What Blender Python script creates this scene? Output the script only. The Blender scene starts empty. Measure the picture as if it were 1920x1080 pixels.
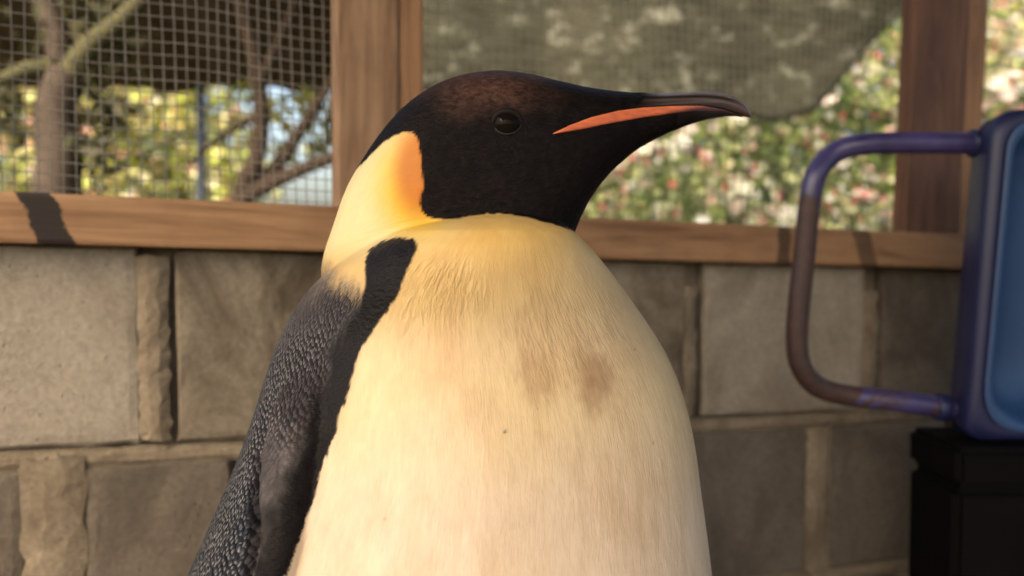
import bpy, bmesh, math, random
import numpy as np
from mathutils import Vector, Matrix

# ------------------------------------------------------------------ camera, sky, sun, exposure
S = bpy.context.scene
C = S.collection
PITCH = math.radians(3.0)
CAMZ = 1.0
cam_d = bpy.data.cameras.new('camera')
cam = bpy.data.objects.new('camera', cam_d)
C.objects.link(cam)
cam.location = (0, 0, CAMZ)
cam.rotation_euler = (math.radians(90) - PITCH, 0, 0)
cam_d.lens = 30.0
cam_d.sensor_width = 36.0
cam_d.clip_start = 0.02
cam_d.clip_end = 600.0
cam_d.dof.use_dof = True
cam_d.dof.focus_distance = 0.56
cam_d.dof.aperture_fstop = 3.9
S.camera = cam

SUN = Vector((-0.42, -0.66, 0.62)).normalized()
w = bpy.data.worlds.new('World')
S.world = w
w.use_nodes = True
nt = w.node_tree
sky = nt.nodes.new('ShaderNodeTexSky')
sky.sky_type = 'NISHITA'
sky.sun_disc = False
sky.sun_elevation = math.asin(SUN.z)
sky.sun_rotation = math.atan2(SUN.x, SUN.y)
sky.air_density = 1.0
sky.dust_density = 5.0
sky.ozone_density = 0.2
bg = nt.nodes['Background']
bg.inputs['Strength'].default_value = 0.15
nt.links.new(sky.outputs[0], bg.inputs['Color'])

sun_d = bpy.data.lights.new('sun', 'SUN')
sun_d.energy = 1.4
sun_d.angle = math.radians(28)
sun_d.color = (1.0, 0.79, 0.53)
sun = bpy.data.objects.new('sun', sun_d)
C.objects.link(sun)
sun.location = (-3, -4, 6)
sun.rotation_euler = SUN.to_track_quat('Z', 'Y').to_euler()

S.view_settings.view_transform = 'Standard'
S.view_settings.look = 'None'
S.view_settings.exposure = 1.4
S.view_settings.gamma = 1.0
S.view_settings.use_curve_mapping = False

# ------------------------------------------------------------------ helpers
rng = np.random.default_rng(7)
random.seed(7)
F = 1600.0
cp, sp = math.cos(PITCH), math.sin(PITCH)

def ray(px, py):
    a, b = (px - 960) / F, -(py - 540) / F
    return Vector((a, cp + b * sp, -sp + b * cp))

def P(px, py, Y):
    """the point at distance Y in front of the viewpoint that was measured at this place in the photograph"""
    d = ray(px, py)
    return Vector((0, 0, CAMZ)) + d * (Y / d.y)

def obj(name, me, mat=None, parent=None, smooth=False):
    o = bpy.data.objects.new(name, me)
    C.objects.link(o)
    if mat and not me.materials:
        me.materials.append(mat)
    if parent:
        o.parent = parent
    if smooth:
        me.polygons.foreach_set('use_smooth', [True] * len(me.polygons))
    return o

def empty(name, loc):
    o = bpy.data.objects.new(name, None)
    C.objects.link(o)
    o.location = loc
    o.empty_display_size = 0.1
    return o

def tag(o, label, cat, group=None):
    o['label'] = label
    o['category'] = cat
    if group:
        o['group'] = group
    return o

def child(name, me, mat, parent, smooth=False):
    """mesh given in world coordinates, parented so that it stays there"""
    o = obj(name, me, mat, None, smooth)
    o.parent = parent
    o.matrix_parent_inverse = Matrix.Translation(-Vector(parent.location))
    return o

def mesh(name, verts, faces):
    me = bpy.data.meshes.new(name)
    me.from_pydata([tuple(v) for v in verts], [], [tuple(f) for f in faces])
    me.update()
    return me

def bm_mesh(name, bm):
    bmesh.ops.recalc_face_normals(bm, faces=bm.faces)
    me = bpy.data.meshes.new(name)
    bm.to_mesh(me)
    bm.free()
    return me

def hexa(bm, c):
    """8 corners: 4 bottom, 4 top"""
    v = [bm.verts.new(p) for p in c]
    for f in ((3, 2, 1, 0), (4, 5, 6, 7), (0, 1, 5, 4), (1, 2, 6, 5), (2, 3, 7, 6), (3, 0, 4, 7)):
        bm.faces.new([v[i] for i in f])
    return v

def tube_mesh(name, pts, rad, seg=10, caps=True):
    pts = [Vector(p) for p in pts]
    n = len(pts)
    rads = rad if hasattr(rad, '__len__') else [rad] * n
    verts, faces = [], []
    prev = None
    for i, p in enumerate(pts):
        t = (pts[min(i + 1, n - 1)] - pts[max(i - 1, 0)]).normalized()
        if prev is None:
            a = Vector((0, 0, 1)) if abs(t.z) < 0.9 else Vector((1, 0, 0))
            u = t.cross(a).normalized()
        else:
            u = (prev - t * prev.dot(t)).normalized()
        prev = u
        v = t.cross(u)
        for k in range(seg):
            an = 2 * math.pi * k / seg
            verts.append(p + (u * math.cos(an) + v * math.sin(an)) * rads[i])
    for i in range(n - 1):
        for k in range(seg):
            a, b = i * seg + k, i * seg + (k + 1) % seg
            faces.append((a, b, b + seg, a + seg))
    if caps:
        faces.append(tuple(range(seg - 1, -1, -1)))
        faces.append(tuple((n - 1) * seg + k for k in range(seg)))
    return mesh(name, verts, faces)

def spline(pts, n=8):
    """Catmull-Rom through the points"""
    p = [Vector(q) for q in pts]
    p = [p[0] * 2 - p[1]] + p + [p[-1] * 2 - p[-2]]
    out = []
    for i in range(1, len(p) - 2):
        for k in range(n):
            t = k / n
            out.append(0.5 * ((2 * p[i]) + (p[i + 1] - p[i - 1]) * t + (2 * p[i - 1] - 5 * p[i] + 4 * p[i + 1] - p[i + 2]) * t * t
                              + (3 * p[i] - p[i - 1] - 3 * p[i + 1] + p[i + 2]) * t ** 3))
    out.append(p[-2])
    return out

class NT:
    """small node helper"""
    def __init__(s, name):
        s.m = bpy.data.materials.new(name)
        s.m.use_nodes = True
        s.t = s.m.node_tree
        s.b = s.t.nodes['Principled BSDF']
    def n(s, typ, **kw):
        nd = s.t.nodes.new(typ)
        for k, v in kw.items():
            if k.startswith('_'):
                setattr(nd, k[1:], v)
            else:
                key = k.replace('__', ' ')
                nd.inputs[key].default_value = v
        return nd
    def l(s, a, b):
        s.t.links.new(a, b)
    def coord(s, scale=(1, 1, 1), rot=(0, 0, 0), loc=(0, 0, 0)):
        tc = s.n('ShaderNodeTexCoord')
        mp = s.n('ShaderNodeMapping')
        mp.inputs['Scale'].default_value = scale
        mp.inputs['Rotation'].default_value = rot
        mp.inputs['Location'].default_value = loc
        s.l(tc.outputs['Object'], mp.inputs['Vector'])
        return mp.outputs[0]
    def noise(s, vec, scale, detail=4, rough=0.55, dist=0.0):
        nd = s.n('ShaderNodeTexNoise', Scale=scale, Detail=detail, Roughness=rough, Distortion=dist)
        if vec:
            s.l(vec, nd.inputs['Vector'])
        return nd.outputs['Fac']
    def ramp(s, fac, stops):
        r = s.n('ShaderNodeValToRGB')
        e = r.color_ramp.elements
        while len(e) < len(stops):
            e.new(0.5)
        for i, (p, c) in enumerate(stops):
            e[i].position = p
            e[i].color = (*c, 1) if len(c) == 3 else c
        s.l(fac, r.inputs[0])
        return r.outputs[0]
    def mix(s, fac, a, b, mode='MIX'):
        m = s.n('ShaderNodeMix', _data_type='RGBA', _blend_type=mode)
        for sock, val in ((m.inputs[0], fac), (m.inputs[6], a), (m.inputs[7], b)):
            if isinstance(val, (int, float)):
                sock.default_value = val
            elif isinstance(val, tuple):
                sock.default_value = (*val, 1) if len(val) == 3 else val
            else:
                s.l(val, sock)
        return m.outputs[2]
    def math(s, op, a, b=0.0, c=None):
        m = s.n('ShaderNodeMath', _operation=op)
        for i, v in enumerate((a, b) if c is None else (a, b, c)):
            if isinstance(v, (int, float)):
                m.inputs[i].default_value = v
            else:
                s.l(v, m.inputs[i])
        return m.outputs[0]
    def bump(s, h, strength=0.3, dist=0.005, prev=None):
        b = s.n('ShaderNodeBump', Strength=strength, Distance=dist)
        s.l(h, b.inputs['Height'])
        if prev:
            s.l(prev, b.inputs['Normal'])
        return b.outputs[0]
    def done(s, col=None, rough=0.6, spec=0.3, normal=None, **kw):
        if isinstance(col, tuple):
            s.b.inputs['Base Color'].default_value = (*col, 1)
        elif col is not None:
            s.l(col, s.b.inputs['Base Color'])
        if isinstance(rough, (int, float)):
            s.b.inputs['Roughness'].default_value = rough
        else:
            s.l(rough, s.b.inputs['Roughness'])
        s.b.inputs['Specular IOR Level'].default_value = spec
        if normal:
            s.l(normal, s.b.inputs['Normal'])
        for k, v in kw.items():
            s.b.inputs[k.replace('__', ' ')].default_value = v
        return s.m

# ------------------------------------------------------------------ materials of the place
def mat_concrete(name, a, b, stain, seed, stain_amt=0.5):
    m = NT(name)
    v = m.coord(loc=(seed, seed * 2.3, 0))
    big = m.noise(v, 9, 5, 0.6, 0.5)
    fine = m.noise(v, 160, 6, 0.7)
    col = m.ramp(big, [(0.3, a), (0.7, b)])
    col = m.mix(0.35, col, m.ramp(fine, [(0.35, tuple(x * 0.6 for x in a)), (0.65, tuple(min(1, x * 1.25) for x in b))]))
    st = m.ramp(m.noise(m.coord((1, 1, 0.6), loc=(seed * 3.1, 0, seed)), 8, 6, 0.65, 1.0), [(0.46, (0, 0, 0)), (0.66, (1, 1, 1))])
    col = m.mix(m.math('MULTIPLY', st, stain_amt), col, stain)
    vor = m.n('ShaderNodeTexVoronoi', Scale=95.0)
    m.l(v, vor.inputs['Vector'])
    pit = m.ramp(vor.outputs['Distance'], [(0.06, (0, 0, 0)), (0.17, (1, 1, 1))])
    pitm = m.ramp(m.noise(v, 40, 2), [(0.52, (1, 1, 1)), (0.60, (0, 0, 0))])
    pit = m.mix(1.0, pit, pitm, 'LIGHTEN')
    col = m.mix(m.math('MULTIPLY', m.math('SUBTRACT', 1.0, pit), 0.55), col, tuple(x * 0.35 for x in a))
    nrm = m.bump(fine, 0.5, 0.004)
    nrm = m.bump(pit, 0.6, 0.003, nrm)
    nrm = m.bump(m.noise(v, 30, 4), 0.22, 0.005, nrm)
    return m.done(col, 0.92, 0.15, nrm)

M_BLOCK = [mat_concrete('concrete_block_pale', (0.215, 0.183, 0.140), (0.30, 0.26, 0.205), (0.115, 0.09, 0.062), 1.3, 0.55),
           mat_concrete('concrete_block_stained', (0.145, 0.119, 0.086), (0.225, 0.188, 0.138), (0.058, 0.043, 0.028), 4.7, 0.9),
           mat_concrete('concrete_block_dark_shaded', (0.090, 0.074, 0.056), (0.135, 0.112, 0.086), (0.055, 0.043, 0.032), 8.1, 0.7)]  # dark brown blocks; at lower right the wall's shade is put into this colour
M_MORTAR = mat_concrete('mortar', (0.155, 0.123, 0.085), (0.225, 0.18, 0.127), (0.075, 0.054, 0.035), 2.9, 0.75)
M_FLOOR = mat_concrete('concrete_floor', (0.16, 0.14, 0.115), (0.24, 0.21, 0.175), (0.09, 0.08, 0.06), 5.5, 0.6)

def mat_wood(name, a, b, dark, axis, seed, marks=()):
    """axis: 0 grain along X, 2 grain along Z (object space)"""
    m = NT(name)  # front edge drawn forward to put the bird in shade
    sc = [9, 9, 9]
    sc[axis] = 0.9
    v = m.coord(tuple(sc), loc=(seed, seed * 1.7, seed * 0.6))
    g = m.noise(v, 3.2, 6, 0.6, 1.6)
    sc2 = [90, 90, 90]
    sc2[axis] = 4
    fine = m.noise(m.coord(tuple(sc2), loc=(seed, 0, seed)), 2.0, 5, 0.65)
    col = m.ramp(g, [(0.34, dark), (0.45, a), (0.60, b), (0.74, a)])
    col = m.mix(0.28, col, m.ramp(fine, [(0.35, dark), (0.65, b)]), 'MIX')
    blot = m.ramp(m.noise(m.coord(loc=(seed, 3, 1)), 14, 4), [(0.50, (0, 0, 0)), (0.75, (1, 1, 1))])
    col = m.mix(m.math('MULTIPLY', blot, 0.35), col, dark)
    if marks:
        tc = m.n('ShaderNodeTexCoord')
        sep = m.n('ShaderNodeSeparateXYZ')
        m.l(tc.outputs['Object'], sep.inputs[0])
        wob = m.noise(m.coord(), 60, 4, 0.7)
        for (x0, slant, half, strength) in marks:
            d = m.math('ABSOLUTE', m.math('SUBTRACT', m.math('ADD', sep.outputs[0], m.math('MULTIPLY', sep.outputs[2], slant)), x0))
            d = m.math('ADD', d, m.math('MULTIPLY', m.math('SUBTRACT', wob, 0.5), 0.018))
            k = m.ramp(m.math('DIVIDE', d, half), [(0.85, (1, 1, 1)), (1.0, (0, 0, 0))])
            col = m.mix(m.math('MULTIPLY', k, strength), col, (0.007, 0.004, 0.003))
    nrm = m.bump(fine, 0.35, 0.002)
    return m.done(col, 0.62, 0.3, nrm)

M_POST = mat_wood('timber_post_weathered', (0.20, 0.115, 0.062), (0.30, 0.185, 0.105), (0.10, 0.05, 0.026), 2, 3.0)
M_POSTL = mat_wood('timber_batten_orange', (0.25, 0.13, 0.060), (0.33, 0.185, 0.090), (0.14, 0.068, 0.032), 2, 9.0)
M_POSTD = mat_wood('timber_post_red_brown', (0.095, 0.043, 0.022), (0.145, 0.070, 0.037), (0.055, 0.023, 0.012), 2, 6.0)

def mat_plain(name, col, rough, spec=0.4, noise_amt=0.15, scale=30, bumps=0.0):
    m = NT(name)
    v = m.coord()
    f = m.noise(v, scale, 4, 0.6)
    c = m.ramp(f, [(0.3, tuple(x * (1 - noise_amt) for x in col)), (0.7, tuple(x * (1 + noise_amt) for x in col))])
    nrm = m.bump(m.noise(v, scale * 6, 3), bumps, 0.001) if bumps else None
    return m.done(c, rough, spec, nrm)

M_WIRE = mat_plain('galvanised_wire', (0.20, 0.18, 0.145), 0.55, 0.4, 0.25, 60)
M_SHELL = mat_plain('indigo_plastic_shaded', (0.008, 0.010, 0.042), 0.42, 0.35, 0.12, 14, 0.08)  # shading of the outer side put into the colour, darker than the lining
M_LINER = mat_plain('mid_blue_plastic', (0.011, 0.038, 0.105), 0.42, 0.4, 0.15, 10, 0.06)
M_BOX = mat_plain('black_plastic', (0.0018, 0.0015, 0.0015), 0.7, 0.06, 0.2, 20, 0.08)
M_POLE = mat_plain('grey_blue_paint', (0.10, 0.13, 0.20), 0.5, 0.4, 0.15, 20)
M_BARK = mat_plain('dark_bark', (0.060, 0.042, 0.030), 0.9, 0.2, 0.4, 25, 0.6)
M_BARKL = mat_plain('grey_brown_bark', (0.085, 0.065, 0.050), 0.9, 0.2, 0.35, 25, 0.6)

def mat_tube():
    m = NT('chipped_indigo_tube')
    v = m.coord()
    a = m.noise(v, 16, 6, 0.7, 0.8)
    k = m.ramp(a, [(0.44, (1, 1, 1)), (0.56, (0, 0, 0))])
    rust = m.ramp(m.noise(v, 60, 5, 0.7), [(0.3, (0.020, 0.009, 0.007)), (0.7, (0.050, 0.019, 0.013))])
    paint = m.ramp(m.noise(v, 30, 3), [(0.3, (0.022, 0.017, 0.065)), (0.7, (0.048, 0.038, 0.125))])
    tc = m.n('ShaderNodeTexCoord')
    at = m.n('ShaderNodeAttribute', _attribute_name='rust')
    k2 = m.math('MULTIPLY', m.math('ADD', m.math('MULTIPLY', m.math('SUBTRACT', a, 0.5), 2.6), m.math('SUBTRACT', at.outputs['Fac'], 0.42)), 5.0)
    cl_ = m.n('ShaderNodeClamp'); m.l(k2, cl_.inputs[0]); k2 = cl_.outputs[0]
    return m.done(m.mix(k2, paint, rust), m.math('MULTIPLY_ADD', k2, 0.3, 0.34), 0.5, m.bump(a, 0.15, 0.001))
M_TUBE = mat_tube()

def mat_cloth(name, a, b, pale, amt, transl=0.3):
    m = NT(name)
    v = m.coord((1, 1, 2.2))
    col = m.ramp(m.noise(v, 2.2, 5, 0.6, 0.6), [(0.32, a), (0.68, b)])
    col = m.mix(0.45, col, m.ramp(m.noise(m.coord((1, 1, 5)), 12, 5, 0.65, 0.6), [(0.35, tuple(x * 0.55 for x in a)), (0.65, tuple(x * 1.25 for x in b))]))
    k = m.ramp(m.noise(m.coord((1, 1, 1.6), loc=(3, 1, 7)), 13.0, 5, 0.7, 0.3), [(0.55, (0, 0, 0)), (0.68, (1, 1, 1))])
    col = m.mix(m.math('MULTIPLY', k, amt), col, pale)  # pale spots imitate light coming through the cloth, painted into its colour
    tr = m.n('ShaderNodeBsdfTranslucent')
    m.l(col, tr.inputs[0])
    mx = m.n('ShaderNodeMixShader')
    mx.inputs[0].default_value = transl
    m.done(col, 0.85, 0.1)
    m.l(m.b.outputs[0], mx.inputs[1])
    m.l(tr.outputs[0], mx.inputs[2])
    m.l(mx.outputs[0], m.t.nodes['Material Output'].inputs[0])
    return m.m
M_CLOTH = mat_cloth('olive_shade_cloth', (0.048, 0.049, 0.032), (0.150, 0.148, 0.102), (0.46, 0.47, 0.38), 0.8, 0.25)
M_CLOTHD = mat_cloth('brown_shade_cloth', (0.07, 0.053, 0.034), (0.14, 0.108, 0.072), (0.20, 0.17, 0.12), 0.3, 0.2)

def mat_leaf(name, transl=0.35, rough=0.45):
    m = NT(name)
    at = m.n('ShaderNodeAttribute', _attribute_name='Col')
    tr = m.n('ShaderNodeBsdfTranslucent')
    m.l(at.outputs['Color'], tr.inputs[0])
    mx = m.n('ShaderNodeMixShader')
    mx.inputs[0].default_value = transl
    m.done(at.outputs['Color'], rough, 0.4)
    m.l(m.b.outputs[0], mx.inputs[1])
    m.l(tr.outputs[0], mx.inputs[2])
    m.l(mx.outputs[0], m.t.nodes['Material Output'].inputs[0])
    return m.m
M_LEAF = mat_leaf('leaf')
M_PETAL = mat_leaf('petal', 0.25, 0.6)

def mat_ground():
    m = NT('soil_and_litter')
    v = m.coord()
    col = m.ramp(m.noise(v, 3, 6, 0.65), [(0.3, (0.06, 0.05, 0.03)), (0.5, (0.10, 0.085, 0.05)), (0.7, (0.07, 0.085, 0.03))])
    return m.done(col, 0.95, 0.1, m.bump(m.noise(v, 40, 5), 0.5, 0.02))

# ------------------------------------------------------------------ ground
gm = mesh('ground', [(-250, -250, 0), (250, -250, 0), (250, 250, 0), (-250, 250, 0)], [(0, 1, 2, 3)])
o = obj('ground', gm, mat_ground()); o['kind'] = 'structure'

# ------------------------------------------------------------------ the wall's own frame: s along it, h up, n towards the viewer
TW = 0.37
E = Vector((1, TW, 0)).normalized()
NRM = Vector((TW, -1, 0)).normalized()
TILT = -0.0305                                     # the courses and rails run a little out of level
WO = P(960, 456, 1.0)                              # wall origin, at eye height
def wall_sh(px, py, n=0.0):
    d = ray(px, py)
    o0 = WO + NRM * n
    c0 = Vector((0, 0, CAMZ))
    t = (o0 - c0).dot(NRM) / d.dot(NRM)
    q = c0 + d * t - o0
    s = q.dot(E)
    return s, q.z - TILT * s
def W(s, h, n=0.0):
    p = WO + E * s + NRM * n
    p.z += h + TILT * s
    return p

# floor inside the enclosure, up to the wall
fl = [W(-2.2, 0, -0.02), W(3.2, 0, -0.02)]
fm = mesh('enclosure_floor', [(fl[0].x - 1.5, -4, 0.005), (fl[1].x + 1.5, -4, 0.005), (fl[1].x, fl[1].y, 0.005), (fl[0].x, fl[0].y, 0.005)], [(0, 1, 2, 3)])
o = obj('floor', fm, M_FLOOR); o['kind'] = 'structure'

wall = empty('block_wall', tuple(W(0, 0)[:2]) + (0,))
tag(wall, 'low grey concrete block wall with sloppy mortar joints under the timber rail', 'wall')
RN = 0.026                                          # the rail stands proud of the blocks
rail_top = wall_sh(300, 371, RN)[1]
rail_bot = wall_sh(300, 464, RN)[1]
H_TOP = rail_bot - 0.0005
COURSE = 0.222
BLK_H = 0.200
def block_mesh(s0, s1, h0, h1, n0, seed):
    r = random.Random(seed)
    bm = bmesh.new()
    N = 9
    j = lambda a: r.uniform(-a, a)
    c = [W(s0 + j(.004), h0 + j(.003), -0.09), W(s1 + j(.004), h0 + j(.003), -0.09), W(s1, h1, -0.09), W(s0, h1, -0.09)]
    # front grid with worn arrises
    wd, ht = s1 - s0, h1 - h0
    tx = [0.0, 0.0035 / wd] + [0.012 / wd + (1 - 0.024 / wd) * k / (N - 4) for k in range(N - 3)] + [1 - 0.0035 / wd, 1.0]
    ty = [0.0, 0.0035 / ht] + [0.012 / ht + (1 - 0.024 / ht) * k / (N - 4) for k in range(N - 3)] + [1 - 0.0035 / ht, 1.0]
    N = len(tx) - 1
    gv = []
    for iy in range(N + 1):
        row = []
        for ix in range(N + 1):
            on = ix in (0, N) or iy in (0, N)
            near = ix in (1, N - 1) or iy in (1, N - 1)
            dn = (-0.0035 - r.uniform(0, .004)) if on else (-r.uniform(0, .0016) if near else j(.0006))
            row.append(bm.verts.new(W(s0 + tx[ix] * wd + j(.0012), h0 + ty[iy] * ht + j(.0012), n0 + dn)))
        gv.append(row)
    for iy in range(N):
        for ix in range(N):
            bm.faces.new((gv[iy][ix], gv[iy][ix + 1], gv[iy + 1][ix + 1], gv[iy + 1][ix]))
    ring = [gv[0][i] for i in range(N + 1)] + [gv[i][N] for i in range(1, N + 1)] + [gv[N][i] for i in range(N - 1, -1, -1)] + [gv[i][0] for i in range(N - 1, 0, -1)]
    back = []
    for v in ring:
        b = v.co - NRM * (0.09 + n0)
        back.append(bm.verts.new(b))
    for i in range(len(ring)):
        k = (i + 1) % len(ring)
        bm.faces.new((ring[i], back[i], back[k], ring[k]))
    bm.faces.new(back)
    return bm_mesh('concrete_block', bm)

sx = lambda px, py=660: wall_sh(px, py)[0]
# (left, right) ends of the blocks in the top two courses, measured along the wall
top = [(sx(330) - 0.232 - 2 * 0.243, sx(330) - 0.232 - 0.243 - 0.02), (sx(-180), sx(263)), (sx(331), sx(331) + 0.17), (sx(331) + 0.19, sx(331) + 0.19 + 0.18), (sx(1010), sx(1284)),
       (sx(1321), sx(1622)), (sx(1656), sx(1656) + 0.22), (sx(1656) + 0.24, sx(1656) + 0.46), (sx(1656) + 0.48, sx(1656) + 0.70)]
low = [(sx(-330), sx(-130)), (sx(-110), sx(36)), (sx(146), sx(430)), (sx(460), sx(760)), (sx(785), sx(1050)), (sx(1075), sx(1272)), (sx(1292), sx(1524)), (sx(1562), sx(1562) + 0.21),
       (sx(1562) + 0.23, sx(1562) + 0.45), (sx(1562) + 0.47, sx(1562) + 0.69)]
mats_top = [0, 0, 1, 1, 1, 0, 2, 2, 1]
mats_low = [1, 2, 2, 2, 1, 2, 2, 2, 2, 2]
cnt = 0
def add_block(s0, s1, h0, h1, mi, n0=0.0):
    global cnt
    cnt += 1
    child('concrete_block', block_mesh(s0, s1, h0, h1, n0, 100 + cnt), M_BLOCK[mi], wall)
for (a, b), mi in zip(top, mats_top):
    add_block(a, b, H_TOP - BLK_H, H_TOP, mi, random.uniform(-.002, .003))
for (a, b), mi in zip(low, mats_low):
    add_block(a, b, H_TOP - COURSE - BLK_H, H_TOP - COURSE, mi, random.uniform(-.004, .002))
for k in (2, 3):
    s = -0.95 + 0.11 * (k % 2)
    while s < 1.8:
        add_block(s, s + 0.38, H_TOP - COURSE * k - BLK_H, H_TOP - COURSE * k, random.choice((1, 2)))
        s += 0.40
# mortar: bedding behind the faces, wide irregular pointing in the open joints
bm = bmesh.new()
def mortar_strip(s0, s1, h0, h1, n, N=14, along='h', rough=0.004, seed=1):
    r = random.Random(seed)
    g = []
    NX = N if along == 's' else 3
    NY = N if along == 'h' else 3
    for iy in range(NY + 1):
        row = []
        for ix in range(NX + 1):
            fx, fy = ix / NX, iy / NY
            e = 0 if (0 < ix < NX and along == 'h') or (0 < iy < NY and along == 's') else -0.004
            row.append(bm.verts.new(W(s0 + fx * (s1 - s0) + r.uniform(-rough, rough), h0 + fy * (h1 - h0) + r.uniform(-rough, rough), n + e + r.uniform(-.0008, .0008))))
        g.append(row)
    for iy in range(NY):
        for ix in range(NX):
            bm.faces.new((g[iy][ix], g[iy][ix + 1], g[iy + 1][ix + 1], g[iy + 1][ix]))
hexa(bm, [W(-1.0, -1.3, -0.088), W(1.85, -1.3, -0.088), W(1.85, -1.3, -0.022), W(-1.0, -1.3, -0.022),
          W(-1.0, H_TOP + .003, -0.088), W(1.85, H_TOP + .003, -0.088), W(1.85, H_TOP + .003, -0.022), W(-1.0, H_TOP + .003, -0.022)])
h0t, h1t = H_TOP - BLK_H, H_TOP
mortar_strip(sx(257), sx(318), h0t + .002, h1t - .008, 0.0012, 22, 'h', .0022, 2)
mortar_strip(sx(1279), sx(1308), h0t, h1t - .03, 0.0005, 16, 'h', .003, 3)
mortar_strip(sx(1618), sx(1650), h0t, h1t - .035, 0.0005, 16, 'h', .004, 4)
hl1, hl0 = H_TOP - COURSE, H_TOP - COURSE - BLK_H
mortar_strip(sx(31), sx(150), hl0, hl1 + .01, 0.0008, 16, 'h', .004, 5)
mortar_strip(sx(1519), sx(1566), hl0, hl1, 0.0005, 16, 'h', .003, 6)
mortar_strip(-0.9, 1.8, hl1 - 0.002, hl1 + 0.0185, -0.006, 120, 's', .0015, 7)
mortar_strip(-0.9, 1.8, hl0 - 0.022, hl0 + 0.0, -0.006, 120, 's', .0015, 8)
child('mortar', bm_mesh('mortar', bm), M_MORTAR, wall)

# ------------------------------------------------------------------ timber rail, posts
def beam(name, s0, s1, h0, h1, n0, n1, mat, parent, axis='s', bev=0.004, lean=0.0, cuts=1):
    """squared timber; mesh in a local frame whose X runs along the wall so that the grain follows it"""
    origin = W((s0 + s1) / 2, (h0 + h1) / 2, (n0 + n1) / 2)
    bm = bmesh.new()
    ds, dh, dn = (s1 - s0) / 2, (h1 - h0) / 2, (n1 - n0) / 2
    v = hexa(bm, [(-ds, dn * a, -dh) if b else (ds, dn * a, -dh) for a, b in ((-1, 1), (-1, 0), (1, 0), (1, 1))] +
             [(-ds, dn * a, dh) if b else (ds, dn * a, dh) for a, b in ((-1, 1), (-1, 0), (1, 0), (1, 1))])
    bmesh.ops.bevel(bm, geom=bm.edges[:], offset=bev, segments=2, affect='EDGES', profile=0.6)
    o = obj(name, bm_mesh(name, bm), mat)
    zax = Vector((E.x * lean, E.y * lean, 1)).normalized()
    if axis == 's':
        xax = Vector((E.x, E.y, TILT)).normalized()
        yax = -NRM
        zax = xax.cross(yax).normalized()
    else:
        yax = -NRM
        xax = yax.cross(zax).normalized()
    R = Matrix((xax, yax, zax)).transposed().to_4x4()
    Mx = Matrix.Translation(origin) @ R
    if parent:
        o.parent = parent
        o.matrix_parent_inverse = Matrix.Translation(-Vector(parent.location))
    o.matrix_basis = Mx
    return o

rs0, rs1 = -1.0, 1.85
rc = (rs0 + rs1) / 2
m1 = wall_sh(85, 405, RN)[0] - rc
m2 = wall_sh(1622, 465, RN)[0] - rc
m3 = wall_sh(1470, 465, RN)[0] - rc
M_RAIL = mat_wood('timber_rail_pine', (0.21, 0.112, 0.052), (0.30, 0.172, 0.085), (0.11, 0.052, 0.023), 0, 1.0,
                  marks=((m1, 0.42, 0.0165, 0.97), (m2, 0.35, 0.016, 0.6), (m3, 0.0, 0.010, 0.7)))
rail = beam('timber_rail', rs0, rs1, rail_bot, rail_top, -0.07, RN, M_RAIL, None, 's', 0.0045)
tag(rail, 'long pine rail with dark burnt-looking streaks lying along the block wall', 'rail')

PTOP = 1.25
def post(name, label, boards, mat_list, lean):
    base = W(boards[0][0], rail_top, 0)
    root = empty(name, base)
    tag(root, label, 'post', 'timber posts standing on the rail')
    for (s0, s1, n0, n1), mt in zip(boards, mat_list):
        b = beam('post_board', s0, s1, rail_top - 0.002, PTOP, n0, n1, mt, root, 'h', 0.004, lean)
    return root
PN = 0.018
spx = lambda px: wall_sh(px, 200, PN)[0]
post('timber_post', 'weathered pale brown timber post behind the head of the penguin',
     [(spx(633), spx(752), -0.016, PN), (spx(752.6), spx(800), -0.014, PN - 0.003)], [M_POST, M_POSTL], 0.004)
post('timber_post', 'dark red-brown timber post with a light batten behind the blue plastic seat',
     [(spx(1722), spx(1824), -0.008, PN), (spx(1824.6), spx(1860), -0.006, PN - 0.002)], [M_POSTD, M_POSTL], 0.03)
post('timber_post', 'weathered timber post at the outer end of the block wall',
     [(spx(-260), spx(-100), -0.016, PN)], [M_POST], 0.0)

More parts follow.
